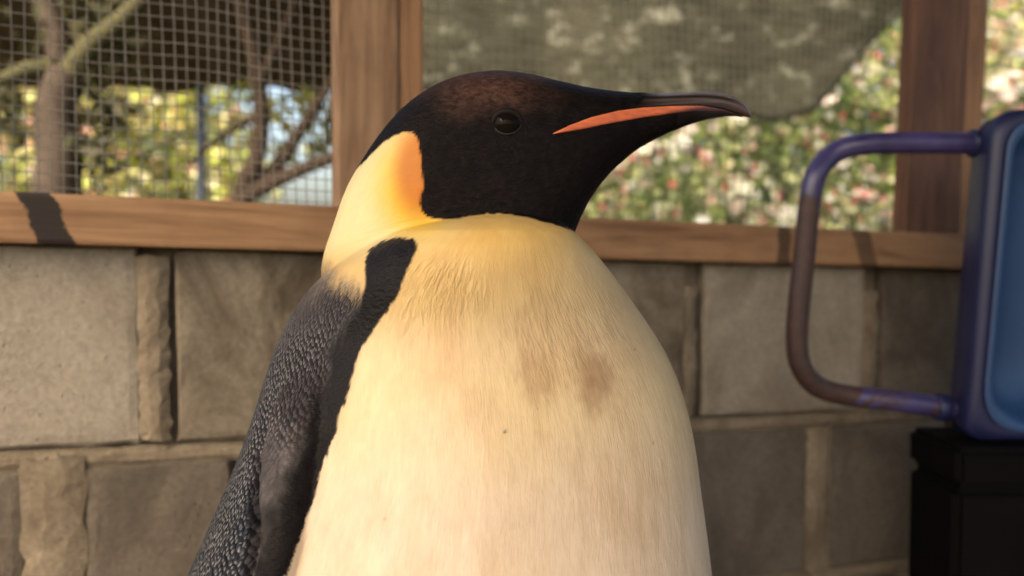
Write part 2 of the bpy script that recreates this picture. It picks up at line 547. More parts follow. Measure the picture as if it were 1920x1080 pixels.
# ------------------------------------------------------------------ welded wire mesh, one panel for each bay
def wire_panel(label, s0, s1, h0, h1, n, seed, slack=1.0, rad=0.00062):
    r = random.Random(seed)
    verts, faces = [], []
    def wire(pts):
        b = len(verts)
        for i, p in enumerate(pts):
            t = (pts[min(i + 1, len(pts) - 1)] - pts[max(i - 1, 0)]).normalized()
            u = t.cross(NRM).normalized()
            for k in range(4):
                an = math.pi / 2 * k + 0.4
                verts.append(p + (u * math.cos(an) + NRM * math.sin(an)) * rad)
        for i in range(len(pts) - 1):
            for k in range(4):
                a, c = b + i * 4 + k, b + i * 4 + (k + 1) % 4
                faces.append((a, c, c + 4, a + 4))
    ph = [r.uniform(0, 6.28) for _ in range(4)]
    def wob(s, h):
        return (0.0022 * math.sin(s * 17 + ph[0] + h * 6) + 0.0016 * math.sin(s * 41 + ph[1] - h * 9),
                0.0026 * math.sin(s * 13 + ph[2] + h * 4) + 0.0012 * math.sin(s * 37 + ph[3]),
                0.005 * slack * math.sin(s * 9 + ph[1]) * math.sin(h * 11 + ph[2]))
    cell_s, cell_h = 0.0112, 0.0127
    N = 26
    s = s0
    while s <= s1:
        pts = []
        for i in range(N + 1):
            h = h0 + (h1 - h0) * i / N
            a, b, c = wob(s, h)
            pts.append(W(s + a, h + b, n + c))
        wire(pts)
        s += cell_s
    h = h0
    M = max(10, int((s1 - s0) / 0.02))
    while h <= h1:
        pts = []
        for i in range(M + 1):
            q = s0 + (s1 - s0) * i / M
            a, b, c = wob(q, h)
            pts.append(W(q + a, h + b - 0.028 * (q - s0), n + c + 0.001))
        wire(pts)
        h += cell_h
    me = mesh('wire_mesh', verts, faces)
    o = obj('wire_mesh', me, M_WIRE)
    return tag(o, label, 'wire mesh', 'wire mesh panels between the timber posts')
hw0 = rail_top - 0.012
wire_panel('square wire mesh panel in front of the leaning tree and blue-grey pole', spx(-100) - 0.01, spx(629) + 0.02, hw0, 0.72, -0.026, 1)
wire_panel('square wire mesh panel between the pale post and the red-brown post', spx(800) - 0.02, spx(1709) + 0.02, hw0, 0.72, -0.026, 2, 2.0, 0.00042)
wire_panel('square wire mesh panel beyond the red-brown post', spx(1858) - 0.02, spx(1858) + 0.55, hw0, 0.72, -0.026, 3, 1.0, 0.00042)

# ------------------------------------------------------------------ the penguin
YH = 0.62                                          # distance of the head's mid-plane
YB = 0.64                                          # distance of the body's axis
peng = empty('emperor_penguin', (P(860, 900, YB).x, YB, 0.0))
tag(peng, 'large penguin with black head, orange ear patch and cream belly, standing in profile', 'penguin')

# outline of head, neck and bill (the neck runs down inside the chest)
HEAD = [(612, 470), (622, 440), (632, 412), (645, 372), (665, 330), (690, 289), (722, 243), (760, 202), (800, 171), (850, 148), (900, 137.5), (950, 136), (1000, 143), (1050, 155), (1100, 165.5),
        (1150, 172), (1200, 175.5), (1240, 176.5), (1280, 174.5), (1320, 173), (1350, 175), (1375, 182), (1395, 197), (1409, 219), (1402, 222), (1385, 217.5), (1360, 218),
        (1330, 223), (1300, 231), (1262, 246), (1212, 271), (1170, 301), (1130, 341), (1104, 378), (1087, 412), (1075, 445), (1060, 500), (1010, 580), (900, 620), (700, 620), (640, 580), (605, 520)]
GX0, GY0, ST = 570, 110, 2.0
NX, NY = 430, 262
gx, gy = np.meshgrid(GX0 + ST * np.arange(NX), GY0 + ST * np.arange(NY))

def smooth_closed(poly, n=6):
    p = np.array(poly, float)
    out = []
    L = len(p)
    for i in range(L):
        p0, p1, p2, p3 = p[i - 1], p[i], p[(i + 1) % L], p[(i + 2) % L]
        for k in range(n):
            t = k / n
            out.append(0.5 * (2 * p1 + (p2 - p0) * t + (2 * p0 - 5 * p1 + 4 * p2 - p3) * t * t + (3 * p1 - p0 - 3 * p2 + p3) * t ** 3))
    return np.array(out)

def inside(poly, X, Y):
    res = np.zeros(X.shape, bool)
    n = len(poly)
    for i in range(n):
        x1, y1 = poly[i]
        x2, y2 = poly[(i + 1) % n]
        if y1 == y2:
            continue
        c = ((y1 > Y) != (y2 > Y)) & (X < (x2 - x1) * (Y - y1) / (y2 - y1) + x1)
        res ^= c
    return res

def edge_dist(poly, X, Y, closed=True):
    d = np.full(X.shape, 1e9)
    n = len(poly)
    for i in range(n if closed else n - 1):
        ax, ay = poly[i]
        bx, by = poly[(i + 1) % n]
        vx, vy = bx - ax, by - ay
        t = np.clip(((X - ax) * vx + (Y - ay) * vy) / (vx * vx + vy * vy + 1e-12), 0, 1)
        d = np.minimum(d, np.hypot(X - ax - t * vx, Y - ay - t * vy))
    return d

HS = smooth_closed(HEAD, 5)
ins = inside(HS, gx, gy)
U = np.where(ins, 400.0, 0.0)
par = (np.add.outer(np.arange(NY), np.arange(NX)) % 2).astype(bool)
om = 1.97
reds = [ins & par, ins & ~par]
for it in range(900):                              # swell the outline into a body: Poisson's equation, half thickness = sqrt of its solution
    for rm in reds:
        nb = np.zeros_like(U)
        nb[1:-1, 1:-1] = (U[:-2, 1:-1] + U[2:, 1:-1] + U[1:-1, :-2] + U[1:-1, 2:]) * 0.25
        nb += 0.25 * ST * ST
        U = np.where(rm, U + om * (nb - U), U)
U = np.maximum(U, 0)

def half_w(px, py):
    """half thickness (in photograph pixels at the head plane) of head and bill"""
    fx = np.clip((np.asarray(px, float) - GX0) / ST, 0, NX - 1.001)
    fy = np.clip((np.asarray(py, float) - GY0) / ST, 0, NY - 1.001)
    ix, iy = fx.astype(int), fy.astype(int)
    a, b = fx - ix, fy - iy
    u = (U[iy, ix] * (1 - a) * (1 - b) + U[iy, ix + 1] * a * (1 - b) + U[iy + 1, ix] * (1 - a) * b + U[iy + 1, ix + 1] * a * b)
    wd = np.sqrt(2.0 * u)
    lim = 128.0
    return lim * np.tanh((wd / lim) ** 1.6) ** (1 / 1.6)

K = YH / F
def hp(px, py, wpx):
    """a point of the head: photograph place on the mid-plane, offset sideways"""
    p = P(px, py, YH)
    return (p.x, YH - wpx * K, p.z)

# --- raw pieces for the union
def head_raw():
    cut = ins & (gx < 1300)
    idx = -np.ones((NY, NX), int)
    verts, faces = [], []
    ww = half_w(gx, gy)
    ys, xs = np.nonzero(cut)
    for k, (j, i) in enumerate(zip(ys, xs)):
        idx[j, i] = k
    n = len(ys)
    near, far = [], []
    for j, i in zip(ys, xs):
        wv = max(ww[j, i], 0.4)
        near.append(hp(gx[j, i], gy[j, i], wv))
        far.append(hp(gx[j, i], gy[j, i], -wv))
    verts = near + far
    q = (idx[:-1, :-1] >= 0) & (idx[1:, :-1] >= 0) & (idx[:-1, 1:] >= 0) & (idx[1:, 1:] >= 0)
    edges = {}
    for j, i in zip(*np.nonzero(q)):
        a, b, c, d = idx[j, i], idx[j, i + 1], idx[j + 1, i + 1], idx[j + 1, i]
        faces.append((a, d, c, b))
        faces.append((a + n, b + n, c + n, d + n))
        for e in ((a, d), (d, c), (c, b), (b, a)):
            if (e[1], e[0]) in edges:
                del edges[(e[1], e[0])]
            else:
                edges[e] = 1
    for (a, b) in edges:
        faces.append((b, a, a + n, b + n))
    return verts, faces

# body: outline left and right at successive heights of the photograph
ROWS = [(403, 905, 965), (408, 862, 1010), (418, 812, 1046), (432, 752, 1074), (455, 697, 1102), (480, 650, 1125), (510, 597, 1148), (560, 556, 1184), (610, 527, 1222), (660, 503, 1256),
        (715, 483, 1281), (780, 460, 1301), (840, 434, 1314), (900, 405, 1321), (970, 368, 1334), (1030, 336, 1343), (1080, 308, 1350), (1150, 276, 1356)]
SEC = []
for (py, l, r_) in ROWS:
    f = min(1.0, max(0.0, (py - 403) / 230.0))
    f = f * f * (3 - 2 * f)
    cy = YB - 0.068 * (1 - f)
    aL, aR = (l - 960) / F, (r_ - 960) / F
    # distances along horizontal sections
    k = 1.0
    rr = (aR - aL) * cy / (math.sqrt(1 + aL * aL) + math.sqrt(1 + aR * aR))
    cx = aL * cy + rr * math.sqrt(1 + aL * aL)
    SEC.append((P(960, py, cy).z, cx, cy, rr, rr * (0.90 + 0.04 * (1 - f))))
zl, cxl, cyl, rl, ryl = SEC[-1]
for z, k, dx in ((0.62, 1.0, 0.0), (0.52, 1.0, 0.005), (0.42, 0.985, 0.01), (0.32, 0.93, 0.015), (0.22, 0.81, 0.02), (0.14, 0.62, 0.02), (0.085, 0.42, 0.015), (0.06, 0.2, 0.01)):
    SEC.append((z, cxl + dx, cyl, rl * k, ryl * k))
SEC.sort(key=lambda q: q[0])
SECA = np.array(SEC)
_z = np.arange(SECA[0, 0], SECA[-1, 0], 0.002)
_raw = np.stack([np.interp(_z, SECA[:, 0], SECA[:, k]) for k in range(1, 5)], 1)
_g = np.exp(-0.5 * (np.arange(-20, 21) * 0.002 / 0.013) ** 2); _g /= _g.sum()
_pad = np.pad(_raw, ((20, 20), (0, 0)), mode='edge')
_sm = np.stack([np.convolve(_pad[:, k], _g, 'valid') for k in range(4)], 1)
_k = np.clip((_z[-1] - _z - 0.008) / 0.03, 0, 1)[:, None]
_sm = _sm * _k + _raw * (1 - _k)
SECA = np.concatenate([np.concatenate([_z[:, None], _sm], 1), SECA[-1:]], 0)
def sec_at(z):
    return [np.interp(z, SECA[:, 0], SECA[:, k]) for k in range(1, 5)]

def body_raw():
    verts, faces = [], []
    NA = 72
    zs = list(SECA[:-1:2, 0]) + [SECA[-1, 0]]
    for z in zs:
        cx, cy, rx, ry = sec_at(z)
        for k in range(NA):
            an = 2 * math.pi * k / NA
            verts.append((cx + rx * math.cos(an), cy + ry * math.sin(an), z))
    n = len(zs)
    for i in range(n - 1):
        for k in range(NA):
            a, b = i * NA + k, i * NA + (k + 1) % NA
            faces.append((a, b, b + NA, a + NA))
    faces.append(tuple(range(NA - 1, -1, -1)))
    faces.append(tuple((n - 1) * NA + k for k in range(NA)))
    return verts, faces

FACING = math.radians(52)                          # the chest faces right of the viewer
D = Vector((math.sin(FACING), -math.cos(FACING), 0))
SIDE = Vector((-math.cos(FACING), -math.sin(FACING), 0))   # the bird's own right
def flipper_raw(sgn):
    """hanging flipper laid against the flank: blade with a thick front edge"""
    verts, faces = [], []
    NV, NU = 46, 14
    for i in range(NV + 1):
        t = i / NV
        z = 0.925 - 0.50 * t
        cx, cy, rx, ry = sec_at(z)
        base = math.radians(-95)             # middle of the blade, measured from the chest
        half = (0.033 * math.sin(math.pi * (0.12 + 0.80 * t)) ** 0.7 + 0.004) / rx * (0.35 + 0.65 * min(1, t / 0.22))
        for jn in range(2):
            for u in range(NU + 1):
                q = 2 * u / NU - 1
                ang = base + q * half
                thick = 0.023 * min(1, t / 0.30) * (1 - abs(q) ** (7.0 if q < 0 else 2.2)) ** 0.6 * (1 - 0.35 * t)
                off = thick if jn == 0 else -0.015
                d = D * math.cos(ang) - SIDE * math.sin(ang) * sgn
                rr = 1 / math.sqrt((d.x / rx) ** 2 + (d.y / ry) ** 2)
                verts.append((cx + d.x * (rr + off), cy + d.y * (rr + off), z))
    R2 = 2 * (NU + 1)
    for i in range(NV):
        for u in range(NU):
            a = i * R2 + u
            faces.append((a, a + 1, a + 1 + R2, a + R2))
            b = a + NU + 1
            faces.append((b, b + R2, b + 1 + R2, b + 1))
        for a, b in ((i * R2, i * R2 + NU + 1), (i * R2 + NU, i * R2 + 2 * NU + 1)):
            faces.append((a, a + R2, b + R2, b))
    for r0 in (0, NV * R2):
        faces.append(tuple([r0 + u for u in range(NU + 1)] + [r0 + NU + 1 + u for u in range(NU, -1, -1)]))
    return verts, faces

def blob(c, rad, rz=0.0):
    bm = bmesh.new()
    bmesh.ops.create_uvsphere(bm, u_segments=20, v_segments=12, radius=1)
    Mx = Matrix.Translation(c) @ Matrix.Rotation(rz, 4, 'Z') @ Matrix.Diagonal((*rad, 1))
    vs = [tuple(Mx @ v.co) for v in bm.verts]
    fs = [tuple(v.index for v in f.verts) for f in bm.faces]
    bm.free()
    return vs, fs

raw_v, raw_f = [], []
def join(vf):
    b = len(raw_v)
    raw_v.extend(vf[0])
    raw_f.extend([tuple(i + b for i in f) for f in vf[1]])
join(head_raw())
join(body_raw())
join(flipper_raw(1))
join(flipper_raw(-1))
bc = Vector((cxl + 0.01, cyl, 0))
fr = math.atan2(D.y, D.x)
for s in (-1, 1):                                  # feet, toes and the stub of the tail
    f0 = bc + SIDE * 0.075 * s + D * 0.05
    join(blob(f0 + Vector((0, 0, 0.055)), (0.06, 0.05, 0.06), fr))
    join(blob(f0 + D * 0.03 + Vector((0, 0, 0.024)), (0.075, 0.042, 0.02), fr))
    for a in (-0.42, 0, 0.42):
        dd = Vector((math.cos(fr + a), math.sin(fr + a), 0))
        join(blob(f0 + D * 0.03 + dd * 0.075 + Vector((0, 0, 0.02)), (0.05, 0.014, 0.014), fr + a))
join(blob(bc - D * 0.13 + Vector((0, 0, 0.10)), (0.075, 0.04, 0.085), fr))

raw = mesh('raw', raw_v, raw_f)
bm = bmesh.new(); bm.from_mesh(raw)
bmesh.ops.recalc_face_normals(bm, faces=bm.faces)
bm.to_mesh(raw); bm.free()
ro = bpy.data.objects.new('raw', raw)
C.objects.link(ro)
md = ro.modifiers.new('r', 'REMESH'); md.mode = 'VOXEL'; md.voxel_size = 0.0016
ms = ro.modifiers.new('s', 'SMOOTH'); ms.factor = 0.5; ms.iterations = 11
dg = bpy.context.evaluated_depsgraph_get()
body_me = bpy.data.meshes.new_from_object(ro.evaluated_get(dg))
bpy.data.objects.remove(ro); bpy.data.meshes.remove(raw)
body_me.name = 'plumage'

# --- pigment and painted sheen of the plumage, bird's left side mirrored from its right
nv = len(body_me.vertices)
co = np.empty(nv * 3); body_me.vertices.foreach_get('co', co); co = co.reshape(-1, 3)
print('penguin verts', nv, co.min(0), co.max(0))

def project(p):
    x, y, z = p[:, 0], p[:, 1], p[:, 2] - CAMZ
    fwd = y * cp - z * sp
    up = y * sp + z * cp
    return 960 + F * x / fwd, 540 - F * up / fwd

def smst(a, b, x):
    t = np.clip((x - a) / (b - a), 0, 1)
    return t * t * (3 - 2 * t)

def vnoise(p, scale, seed):
    """cheap value noise"""
    q = p * scale
    i = np.floor(q).astype(np.int64)
    f = q - i
    f = f * f * (3 - 2 * f)
    out = np.zeros(len(p))
    for dx in (0, 1):
        for dy in (0, 1):
            for dz in (0, 1):
                h = ((i[:, 0] + dx) * 374761393 + (i[:, 1] + dy) * 668265263 + (i[:, 2] + dz) * 1440662683 + seed * 974711) & 0x7fffffff
                h = ((h ^ (h >> 13)) * 1274126177) & 0x7fffffff
                v = ((h ^ (h >> 16)) & 0xffff) / 65535.0
                out += v * (f[:, 0] if dx else 1 - f[:, 0]) * (f[:, 1] if dy else 1 - f[:, 1]) * (f[:, 2] if dz else 1 - f[:, 2])
    return out

hm = co.copy()
hm[:, 1] = np.minimum(hm[:, 1], 2 * YH - hm[:, 1])             # head: far side mirrored to the near side
hx, hy = project(hm)
bcx = np.interp(co[:, 2], SECA[:, 0], SECA[:, 1]); bcy = np.interp(co[:, 2], SECA[:, 0], SECA[:, 2])
rel = np.stack([co[:, 0] - bcx, co[:, 1] - bcy], 1)
sd = rel @ np.array([SIDE.x, SIDE.y])
mm = co.copy()
left = sd < 0
mm[left, 0] -= 2 * sd[left] * SIDE.x
mm[left, 1] -= 2 * sd[left] * SIDE.y
bx, by = project(mm)
vx, vy = project(co)

n1 = vnoise(co * np.array([1, 1, 0.35]), 420, 1) - 0.5
n2 = vnoise(co, 60, 2) - 0.5
n3 = vnoise(co, 18, 3) - 0.5
jx = n1 * 10 + n2 * 6

col = np.zeros((nv, 3))
belly = np.array([0.53, 0.39, 0.205])
chest = np.array([0.50, 0.315, 0.095])
low = np.array([0.51, 0.395, 0.275])
t1 = smst(430, 640, vy + 0.12 * (vx - 950) + n3 * 60)[:, None]
t2 = smst(700, 1020, vy + n3 * 80)[:, None]
col[:] = chest * (1 - t1) + belly * t1
col = col * (1 - t2) + low * t2
def stain(cx, cy, rx, ry, c, amt, tilt=0.0, wob=0.6):
    dx, dy = vx - cx, vy - cy
    a = dx * math.cos(tilt) + dy * math.sin(tilt)
    b = -dx * math.sin(tilt) + dy * math.cos(tilt)
    d = np.hypot(a / rx, b / ry) + n2 * wob + n1 * 0.35
    k = (amt * (1 - smst(0.25, 1.1, d)) * (co[:, 1] < bcy + 0.05))[:, None]
    return col * (1 - k) + np.array(c) * k
brown = (0.27, 0.155, 0.07)
col = stain(1070, 650, 130, 170, (0.38, 0.245, 0.12), 0.24, -0.45, 0.6)
col = stain(1110, 695, 48, 85, brown, 0.72, -0.1, 0.6)
col = stain(1108, 712, 16, 18, (0.22, 0.12, 0.05), 0.5)
col = stain(1000, 690, 45, 75, brown, 0.42, -0.5, 0.6)
col = stain(992, 682, 12, 16, (0.30, 0.16, 0.07), 0.4)
col = stain(1050, 640, 120, 110, (0.46, 0.30, 0.14), 0.35, -0.5)
col = stain(800, 660, 110, 90, (0.57, 0.37, 0.19), 0.55, -0.4)
col = stain(1180, 930, 130, 130, (0.48, 0.33, 0.19), 0.40, 0.2)
col = stain(820, 860, 120, 190, (0.55, 0.39, 0.25), 0.35, 0.2)
col = stain(900, 450, 130, 60, (0.60, 0.38, 0.11), 0.5)
col = stain(1010, 765, 3.0, 3.0, (0.12, 0.07, 0.03), 0.7, 0, 0.0)
col = stain(880, 600, 3.0, 3.0, (0.12, 0.07, 0.03), 0.7, 0, 0.0)
col = stain(1190, 655, 3.0, 3.0, (0.12, 0.07, 0.03), 0.7, 0, 0.0)
col = stain(1225, 830, 3.0, 3.0, (0.12, 0.07, 0.03), 0.7, 0, 0.0)
col = stain(720, 975, 3.0, 3.0, (0.12, 0.07, 0.03), 0.7, 0, 0.0)
col = stain(947, 810, 3.5, 3.5, (0.03, 0.02, 0.01), 1.0, 0, 0.0)
m1_ = vnoise(co * np.array([1, 1, 0.45]), 26, 11) - 0.5
m2_ = vnoise(co * np.array([1, 1, 0.30]), 75, 12) - 0.5
m3_ = vnoise(co * np.array([1, 1, 0.25]), 190, 13) - 0.5
mot = 0.22 * m1_ + 0.16 * m2_ + 0.12 * m3_
col *= 1 + np.stack([mot * 0.75, mot, mot * 1.35], 1)
col *= (1 + 0.10 * n1 + 0.06 * n2)[:, None]

# nape, side of the neck and the orange ear patch
hmask = smst(470, 425, hy + 0.0 * hx) * smst(905, 820, hx)
nape = np.array([0.60, 0.49, 0.245])
yel = np.array([0.62, 0.37, 0.012])
org = np.array([0.47, 0.150, 0.0])
c2 = np.tile(nape, (nv, 1))
ky = smst(1.35, 0.45, np.hypot((hx - 786) / 88, (hy - 350) / 110) + n2 * 0.12)[:, None]
c2 = c2 * (1 - ky) + yel * ky
ko = smst(1.25, 0.55, np.hypot((hx - 788) / 52, (hy - 318) / 92) + n2 * 0.12)[:, None]
c2 = c2 * (1 - ko) + org * ko
kn = (smst(520, 440, by + 0.15 * (bx - 640)) * smst(900, 790, bx))[:, None]
col = col * (1 - kn) + c2 * kn

# back, flank band and flipper
EDGE = [(780, 452), (776, 480), (757, 528), (737, 566), (714, 600), (690, 634), (676, 660), (662, 705), (646, 752), (631, 796), (614, 850), (597, 905), (580, 958), (564, 1005), (548, 1042), (533, 1085), (505, 1180), (470, 1400), (470, 4000)]
ea = np.array(EDGE)
ex = np.interp(by, ea[:, 1], ea[:, 0])
inner = ex - bx + jx               # >0: on the dark side of the band's edge
shy = 520 - 0.62 * (bx - 600)                       # where pale nape gives way to the back
backm = smst(-1.5, 3.0, inner) * smst(-30, 42, by - (500 + 0.62 * (bx - 610)) + n1 * 26 + n2 * 26)
patch_poly = [(684, 520), (684, 490), (692, 469), (716, 452), (750, 444), (779, 449), (781, 462), (776, 482), (757, 529), (737, 567), (715, 601), (690, 636), (672, 600), (676, 560)]
pin = inside(patch_poly, bx, by)
pd = edge_dist(patch_poly, bx, by) * np.where(pin, 1, -1) + jx * 0.7
pm = smst(-1.5, 3.0, pd)
backm = np.maximum(backm, pm)
far_back = (by > 1085)
grey = np.array([0.035, 0.028, 0.027])
dark = np.array([0.0060, 0.0046, 0.0045])
blue = np.array([0.017, 0.018, 0.022])
band = smst(80, 42, inner + 18 * n2)                 # black band beside the belly
bcol = np.tile(grey, (nv, 1))
kt = smst(600, 500, by + 0.2 * (bx - 600))[:, None]
bcol = bcol * (1 - kt) + np.array([0.12, 0.098, 0.078]) * kt
kb = (smst(30, -25, bx - np.interp(by, [440, 600, 760, 850, 970, 1080, 1300], [600, 545, 500, 470, 474, 462, 440])))[:, None]
bcol = bcol * (1 - kb) + blue * kb
fold = np.interp(by, [600, 700, 787, 848, 970, 1031, 1300], [560, 530, 500, 477, 483, 471, 440])
smooth_fl = (smst(760, 900, by) * smst(-4, 14, bx - fold + 6 * n2))[:, None]   # the flipper's smooth front edge, its sheen painted as lighter grey
bcol = bcol * (1 - smooth_fl) + np.array([0.050, 0.042, 0.040]) * smooth_fl
kd = np.maximum(band * (1 - 0.0 * smooth_fl[:, 0]), pm)[:, None]
bcol = bcol * (1 - kd) + dark * kd
bcol *= (1 + 0.9 * n1 + 0.5 * n2)[:, None]
col = col * (1 - backm[:, None]) + bcol * backm[:, None]

# black hood: everything of the head in front of its edge
HOOD = [(640, 300), (668, 318), (690, 297), (712, 274), (735, 257), (757, 248.5), (772, 249), (782, 258), (787, 285), (791, 320), (793, 348), (788, 366), (786, 384), (790, 399), (801, 408), (824, 412), (856, 411), (885, 405.5), (915, 402), (945, 402), (990, 408.5), (1040, 421.5), (1076, 434), (1120, 446),
        (1200, 480), (1500, 300), (1500, 60), (560, 60), (560, 300)]
hin = inside(HOOD, hx, hy)
hd = edge_dist(HOOD, hx, hy) * np.where(hin, 1, -1) + n1 * 3.2 + n2 * 1.5
# the throat is black down to where the chest closes over it
cz = np.interp(co[:, 2], SECA[:, 0], SECA[:, 4])
e2 = ((co[:, 0] - bcx) / np.interp(co[:, 2], SECA[:, 0], SECA[:, 3])) ** 2 + ((co[:, 1] - bcy) / cz) ** 2
ztop = SECA[-1, 0]
hoodm = smst(-0.8, 2.2, hd)
hcol = np.tile(np.array([0.0050, 0.0038, 0.0036]), (nv, 1))
kc = smst(1.2, 0.1, np.hypot((hx - 905) / 150, (hy - 165) / 62) + n2 * 0.5)[:, None]
hcol = hcol * (1 - kc) + np.array([0.044, 0.024, 0.018]) * kc  # brown sheen on the crown, painted into the colour
hcol *= (1 + 0.6 * n1 + 0.4 * n2)[:, None]
col = col * (1 - hoodm[:, None]) + hcol * hoodm[:, None]
feet = smst(0.12, 0.09, co[:, 2])[:, None]
col = col * (1 - feet) + np.array([0.02, 0.018, 0.018]) * feet
col = np.clip(col, 0.001, 0.95)

def point_color(me, name, rgb):
    a = me.color_attributes.new(name, 'FLOAT_COLOR', 'POINT')
    d = np.ones((len(rgb), 4), np.float32)
    d[:, :3] = rgb
    a.data.foreach_set('color', d.ravel())
def point_float(me, name, v):
    a = me.attributes.new(name, 'FLOAT', 'POINT')
    a.data.foreach_set('value', np.asarray(v, np.float32))
# the fold where the flipper's rear edge lies against the back
vn = np.empty(nv * 3); body_me.vertices.foreach_get('normal', vn); vn = vn.reshape(-1, 3)
fd = bx - fold + 5 * np.sin(by * 0.035)
fk = smst(690, 800, by) * smst(1500, 1200, by)
disp = fk * (-0.0055 * np.exp(-(fd / 10.0) ** 2) + 0.005 * smst(2, 26, fd) * smst(120, 50, fd))
co2 = co + vn * disp[:, None]
body_me.vertices.foreach_set('co', co2.ravel())
body_me.update()
point_color(body_me, 'Col', col)
dorsal = backm * (1 - hoodm)
point_float(body_me, 'dorsal', dorsal)
point_float(body_me, 'hood', hoodm)

ang_ = np.arctan2(rel[:, 0], -rel[:, 1])
fuv = np.stack([ang_ * 0.17, co[:, 2], np.zeros(nv)], 1)
av = body_me.attributes.new('fuv', 'FLOAT_VECTOR', 'POINT')
av.data.foreach_set('vector', fuv.astype(np.float32).ravel())
rfl = smst(1.15, 0.3, np.hypot((vx - 800) / 130, (vy - 545) / 120) + n2 * 0.5)
rfl = np.maximum(rfl, 0.5 * smst(1.15, 0.3, np.hypot((vx - 1060) / 140, (vy - 620) / 110) + n2 * 0.5)) * (1 - dorsal) * (1 - hoodm) * (co[:, 1] < bcy)
point_float(body_me, 'ruffle', rfl)
point_float(body_me, 'scales', dorsal * (1 - 0.85 * kd[:, 0]) * (1 - 0.75 * smooth_fl[:, 0]))

def mat_plumage():
    m = NT('plumage')
    at = m.n('ShaderNodeAttribute', _attribute_name='Col')
    do = m.n('ShaderNodeAttribute', _attribute_name='dorsal').outputs['Fac']
    ho = m.n('ShaderNodeAttribute', _attribute_name='hood').outputs['Fac']
    sc = m.n('ShaderNodeAttribute', _attribute_name='scales').outputs['Fac']
    fv = m.n('ShaderNodeAttribute', _attribute_name='fuv').outputs['Vector']
    def surf(scale, rot=0.0):
        mp = m.n('ShaderNodeMapping')
        mp.inputs['Scale'].default_value = scale
        mp.inputs['Rotation'].default_value = (0, 0, rot)
        m.l(fv, mp.inputs['Vector'])
        return mp.outputs[0]
    # small overlapping feather tips on back and flipper
    tip = m.n('ShaderNodeTexVoronoi', Scale=1.0, Randomness=0.62, _feature='F1', _voronoi_dimensions='2D')
    cv = surf((310, 235, 1), 0.45)
    nz = m.n('ShaderNodeTexNoise', Scale=0.35, Detail=2.0)
    m.l(cv, nz.inputs['Vector'])
    vm = m.n('ShaderNodeVectorMath', _operation='ADD')
    m.l(cv, vm.inputs[0]); m.l(nz.outputs['Color'], vm.inputs[1])
    m.l(vm.outputs[0], tip.inputs['Vector'])
    sb = m.n('ShaderNodeVectorMath', _operation='SUBTRACT')
    m.l(vm.outputs[0], sb.inputs[0]); m.l(tip.outputs['Position'], sb.inputs[1])
    sx_ = m.n('ShaderNodeSeparateXYZ'); m.l(sb.outputs[0], sx_.inputs[0])
    tf = m.math('SUBTRACT', m.math('MULTIPLY', sx_.outputs[1], -0.8), m.math('MULTIPLY', tip.outputs['Distance'], 0.5))
    # fine silky streaks on the front
    st = m.noise(surf((850, 110, 1), 0.05), 1.0, 3, 0.6)
    st2 = m.noise(surf((170, 26, 1), 0.10), 1.0, 4, 0.6)
    c = at.outputs['Color']
    c = m.mix(m.math('MULTIPLY', m.math('SUBTRACT', 1.0, m.math('MAXIMUM', ho, sc)), 0.10), c, m.ramp(st, [(0.3, (0.5, 0.45, 0.38)), (0.7, (1.3, 1.3, 1.3))]), 'MULTIPLY')
    c = m.mix(m.math('MULTIPLY', m.math('SUBTRACT', 1.0, m.math('MAXIMUM', ho, sc)), 0.13), c, m.ramp(st2, [(0.3, (0.7, 0.62, 0.52)), (0.7, (1.15, 1.15, 1.15))]), 'MULTIPLY')
    dk = m.mix(sc, (1, 1, 1), m.ramp(m.math('ADD', tf, 0.6), [(0.15, (0.6, 0.6, 0.62)), (0.55, (0.95, 0.95, 0.95)), (0.80, (1.25, 1.22, 1.2))]))
    c = m.mix(1.0, c, dk, 'MULTIPLY')
    n1_ = m.bump(tf, 0.0, 0.0042)
    b1 = n1_.node; m.l(m.math('MULTIPLY', sc, 1.0), b1.inputs['Strength'])
    n2_ = m.bump(st, 0.22, 0.0015, n1_)
    m.l(m.math('SUBTRACT', 0.16, m.math('MULTIPLY', m.math('MAXIMUM', ho, do), 0.12)), n2_.node.inputs['Strength'])
    n3_ = m.bump(st2, 0.16, 0.004, n2_)
    ru = m.n('ShaderNodeAttribute', _attribute_name='ruffle').outputs['Fac']
    m.l(m.math('ADD', m.math('MULTIPLY', ru, 0.06), m.math('SUBTRACT', 0.08, m.math('MULTIPLY', m.math('MAXIMUM', ho, do), 0.06))), n3_.node.inputs['Strength'])
    tuft = m.noise(surf((240, 85, 1), 0.25), 1.0, 3, 0.55, 0.6)
    n3_ = m.bump(tuft, 0.5, 0.004, n3_)
    m.l(m.math('MULTIPLY_ADD', ru, 0.55, m.math('MULTIPLY', m.math('SUBTRACT', 1.0, m.math('MAXIMUM', ho, do)), 0.10)), n3_.node.inputs['Strength'])
    hd_ = m.noise(m.coord((190, 420, 420), rot=(0, 0.5, 0)), 1.0, 3, 0.65)
    n3_ = m.bump(hd_, 0.5, 0.003, n3_)
    m.l(m.math('MULTIPLY', m.math('MAXIMUM', ho, m.math('SUBTRACT', do, sc)), 0.45), n3_.node.inputs['Strength'])
    c = m.mix(m.math('MULTIPLY', ho, 0.7), c, m.ramp(hd_, [(0.35, (0.45, 0.42, 0.4)), (0.68, (2.0, 1.8, 1.7))]), 'MULTIPLY')
    rough = m.math('ADD', m.math('SUBTRACT', 0.50, m.math('MULTIPLY', sc, 0.14)), m.math('SUBTRACT', m.math('MULTIPLY', ho, 0.02), m.math('MULTIPLY', ru, 0.14)))
    m.done(c, rough, 0.25, n3_)
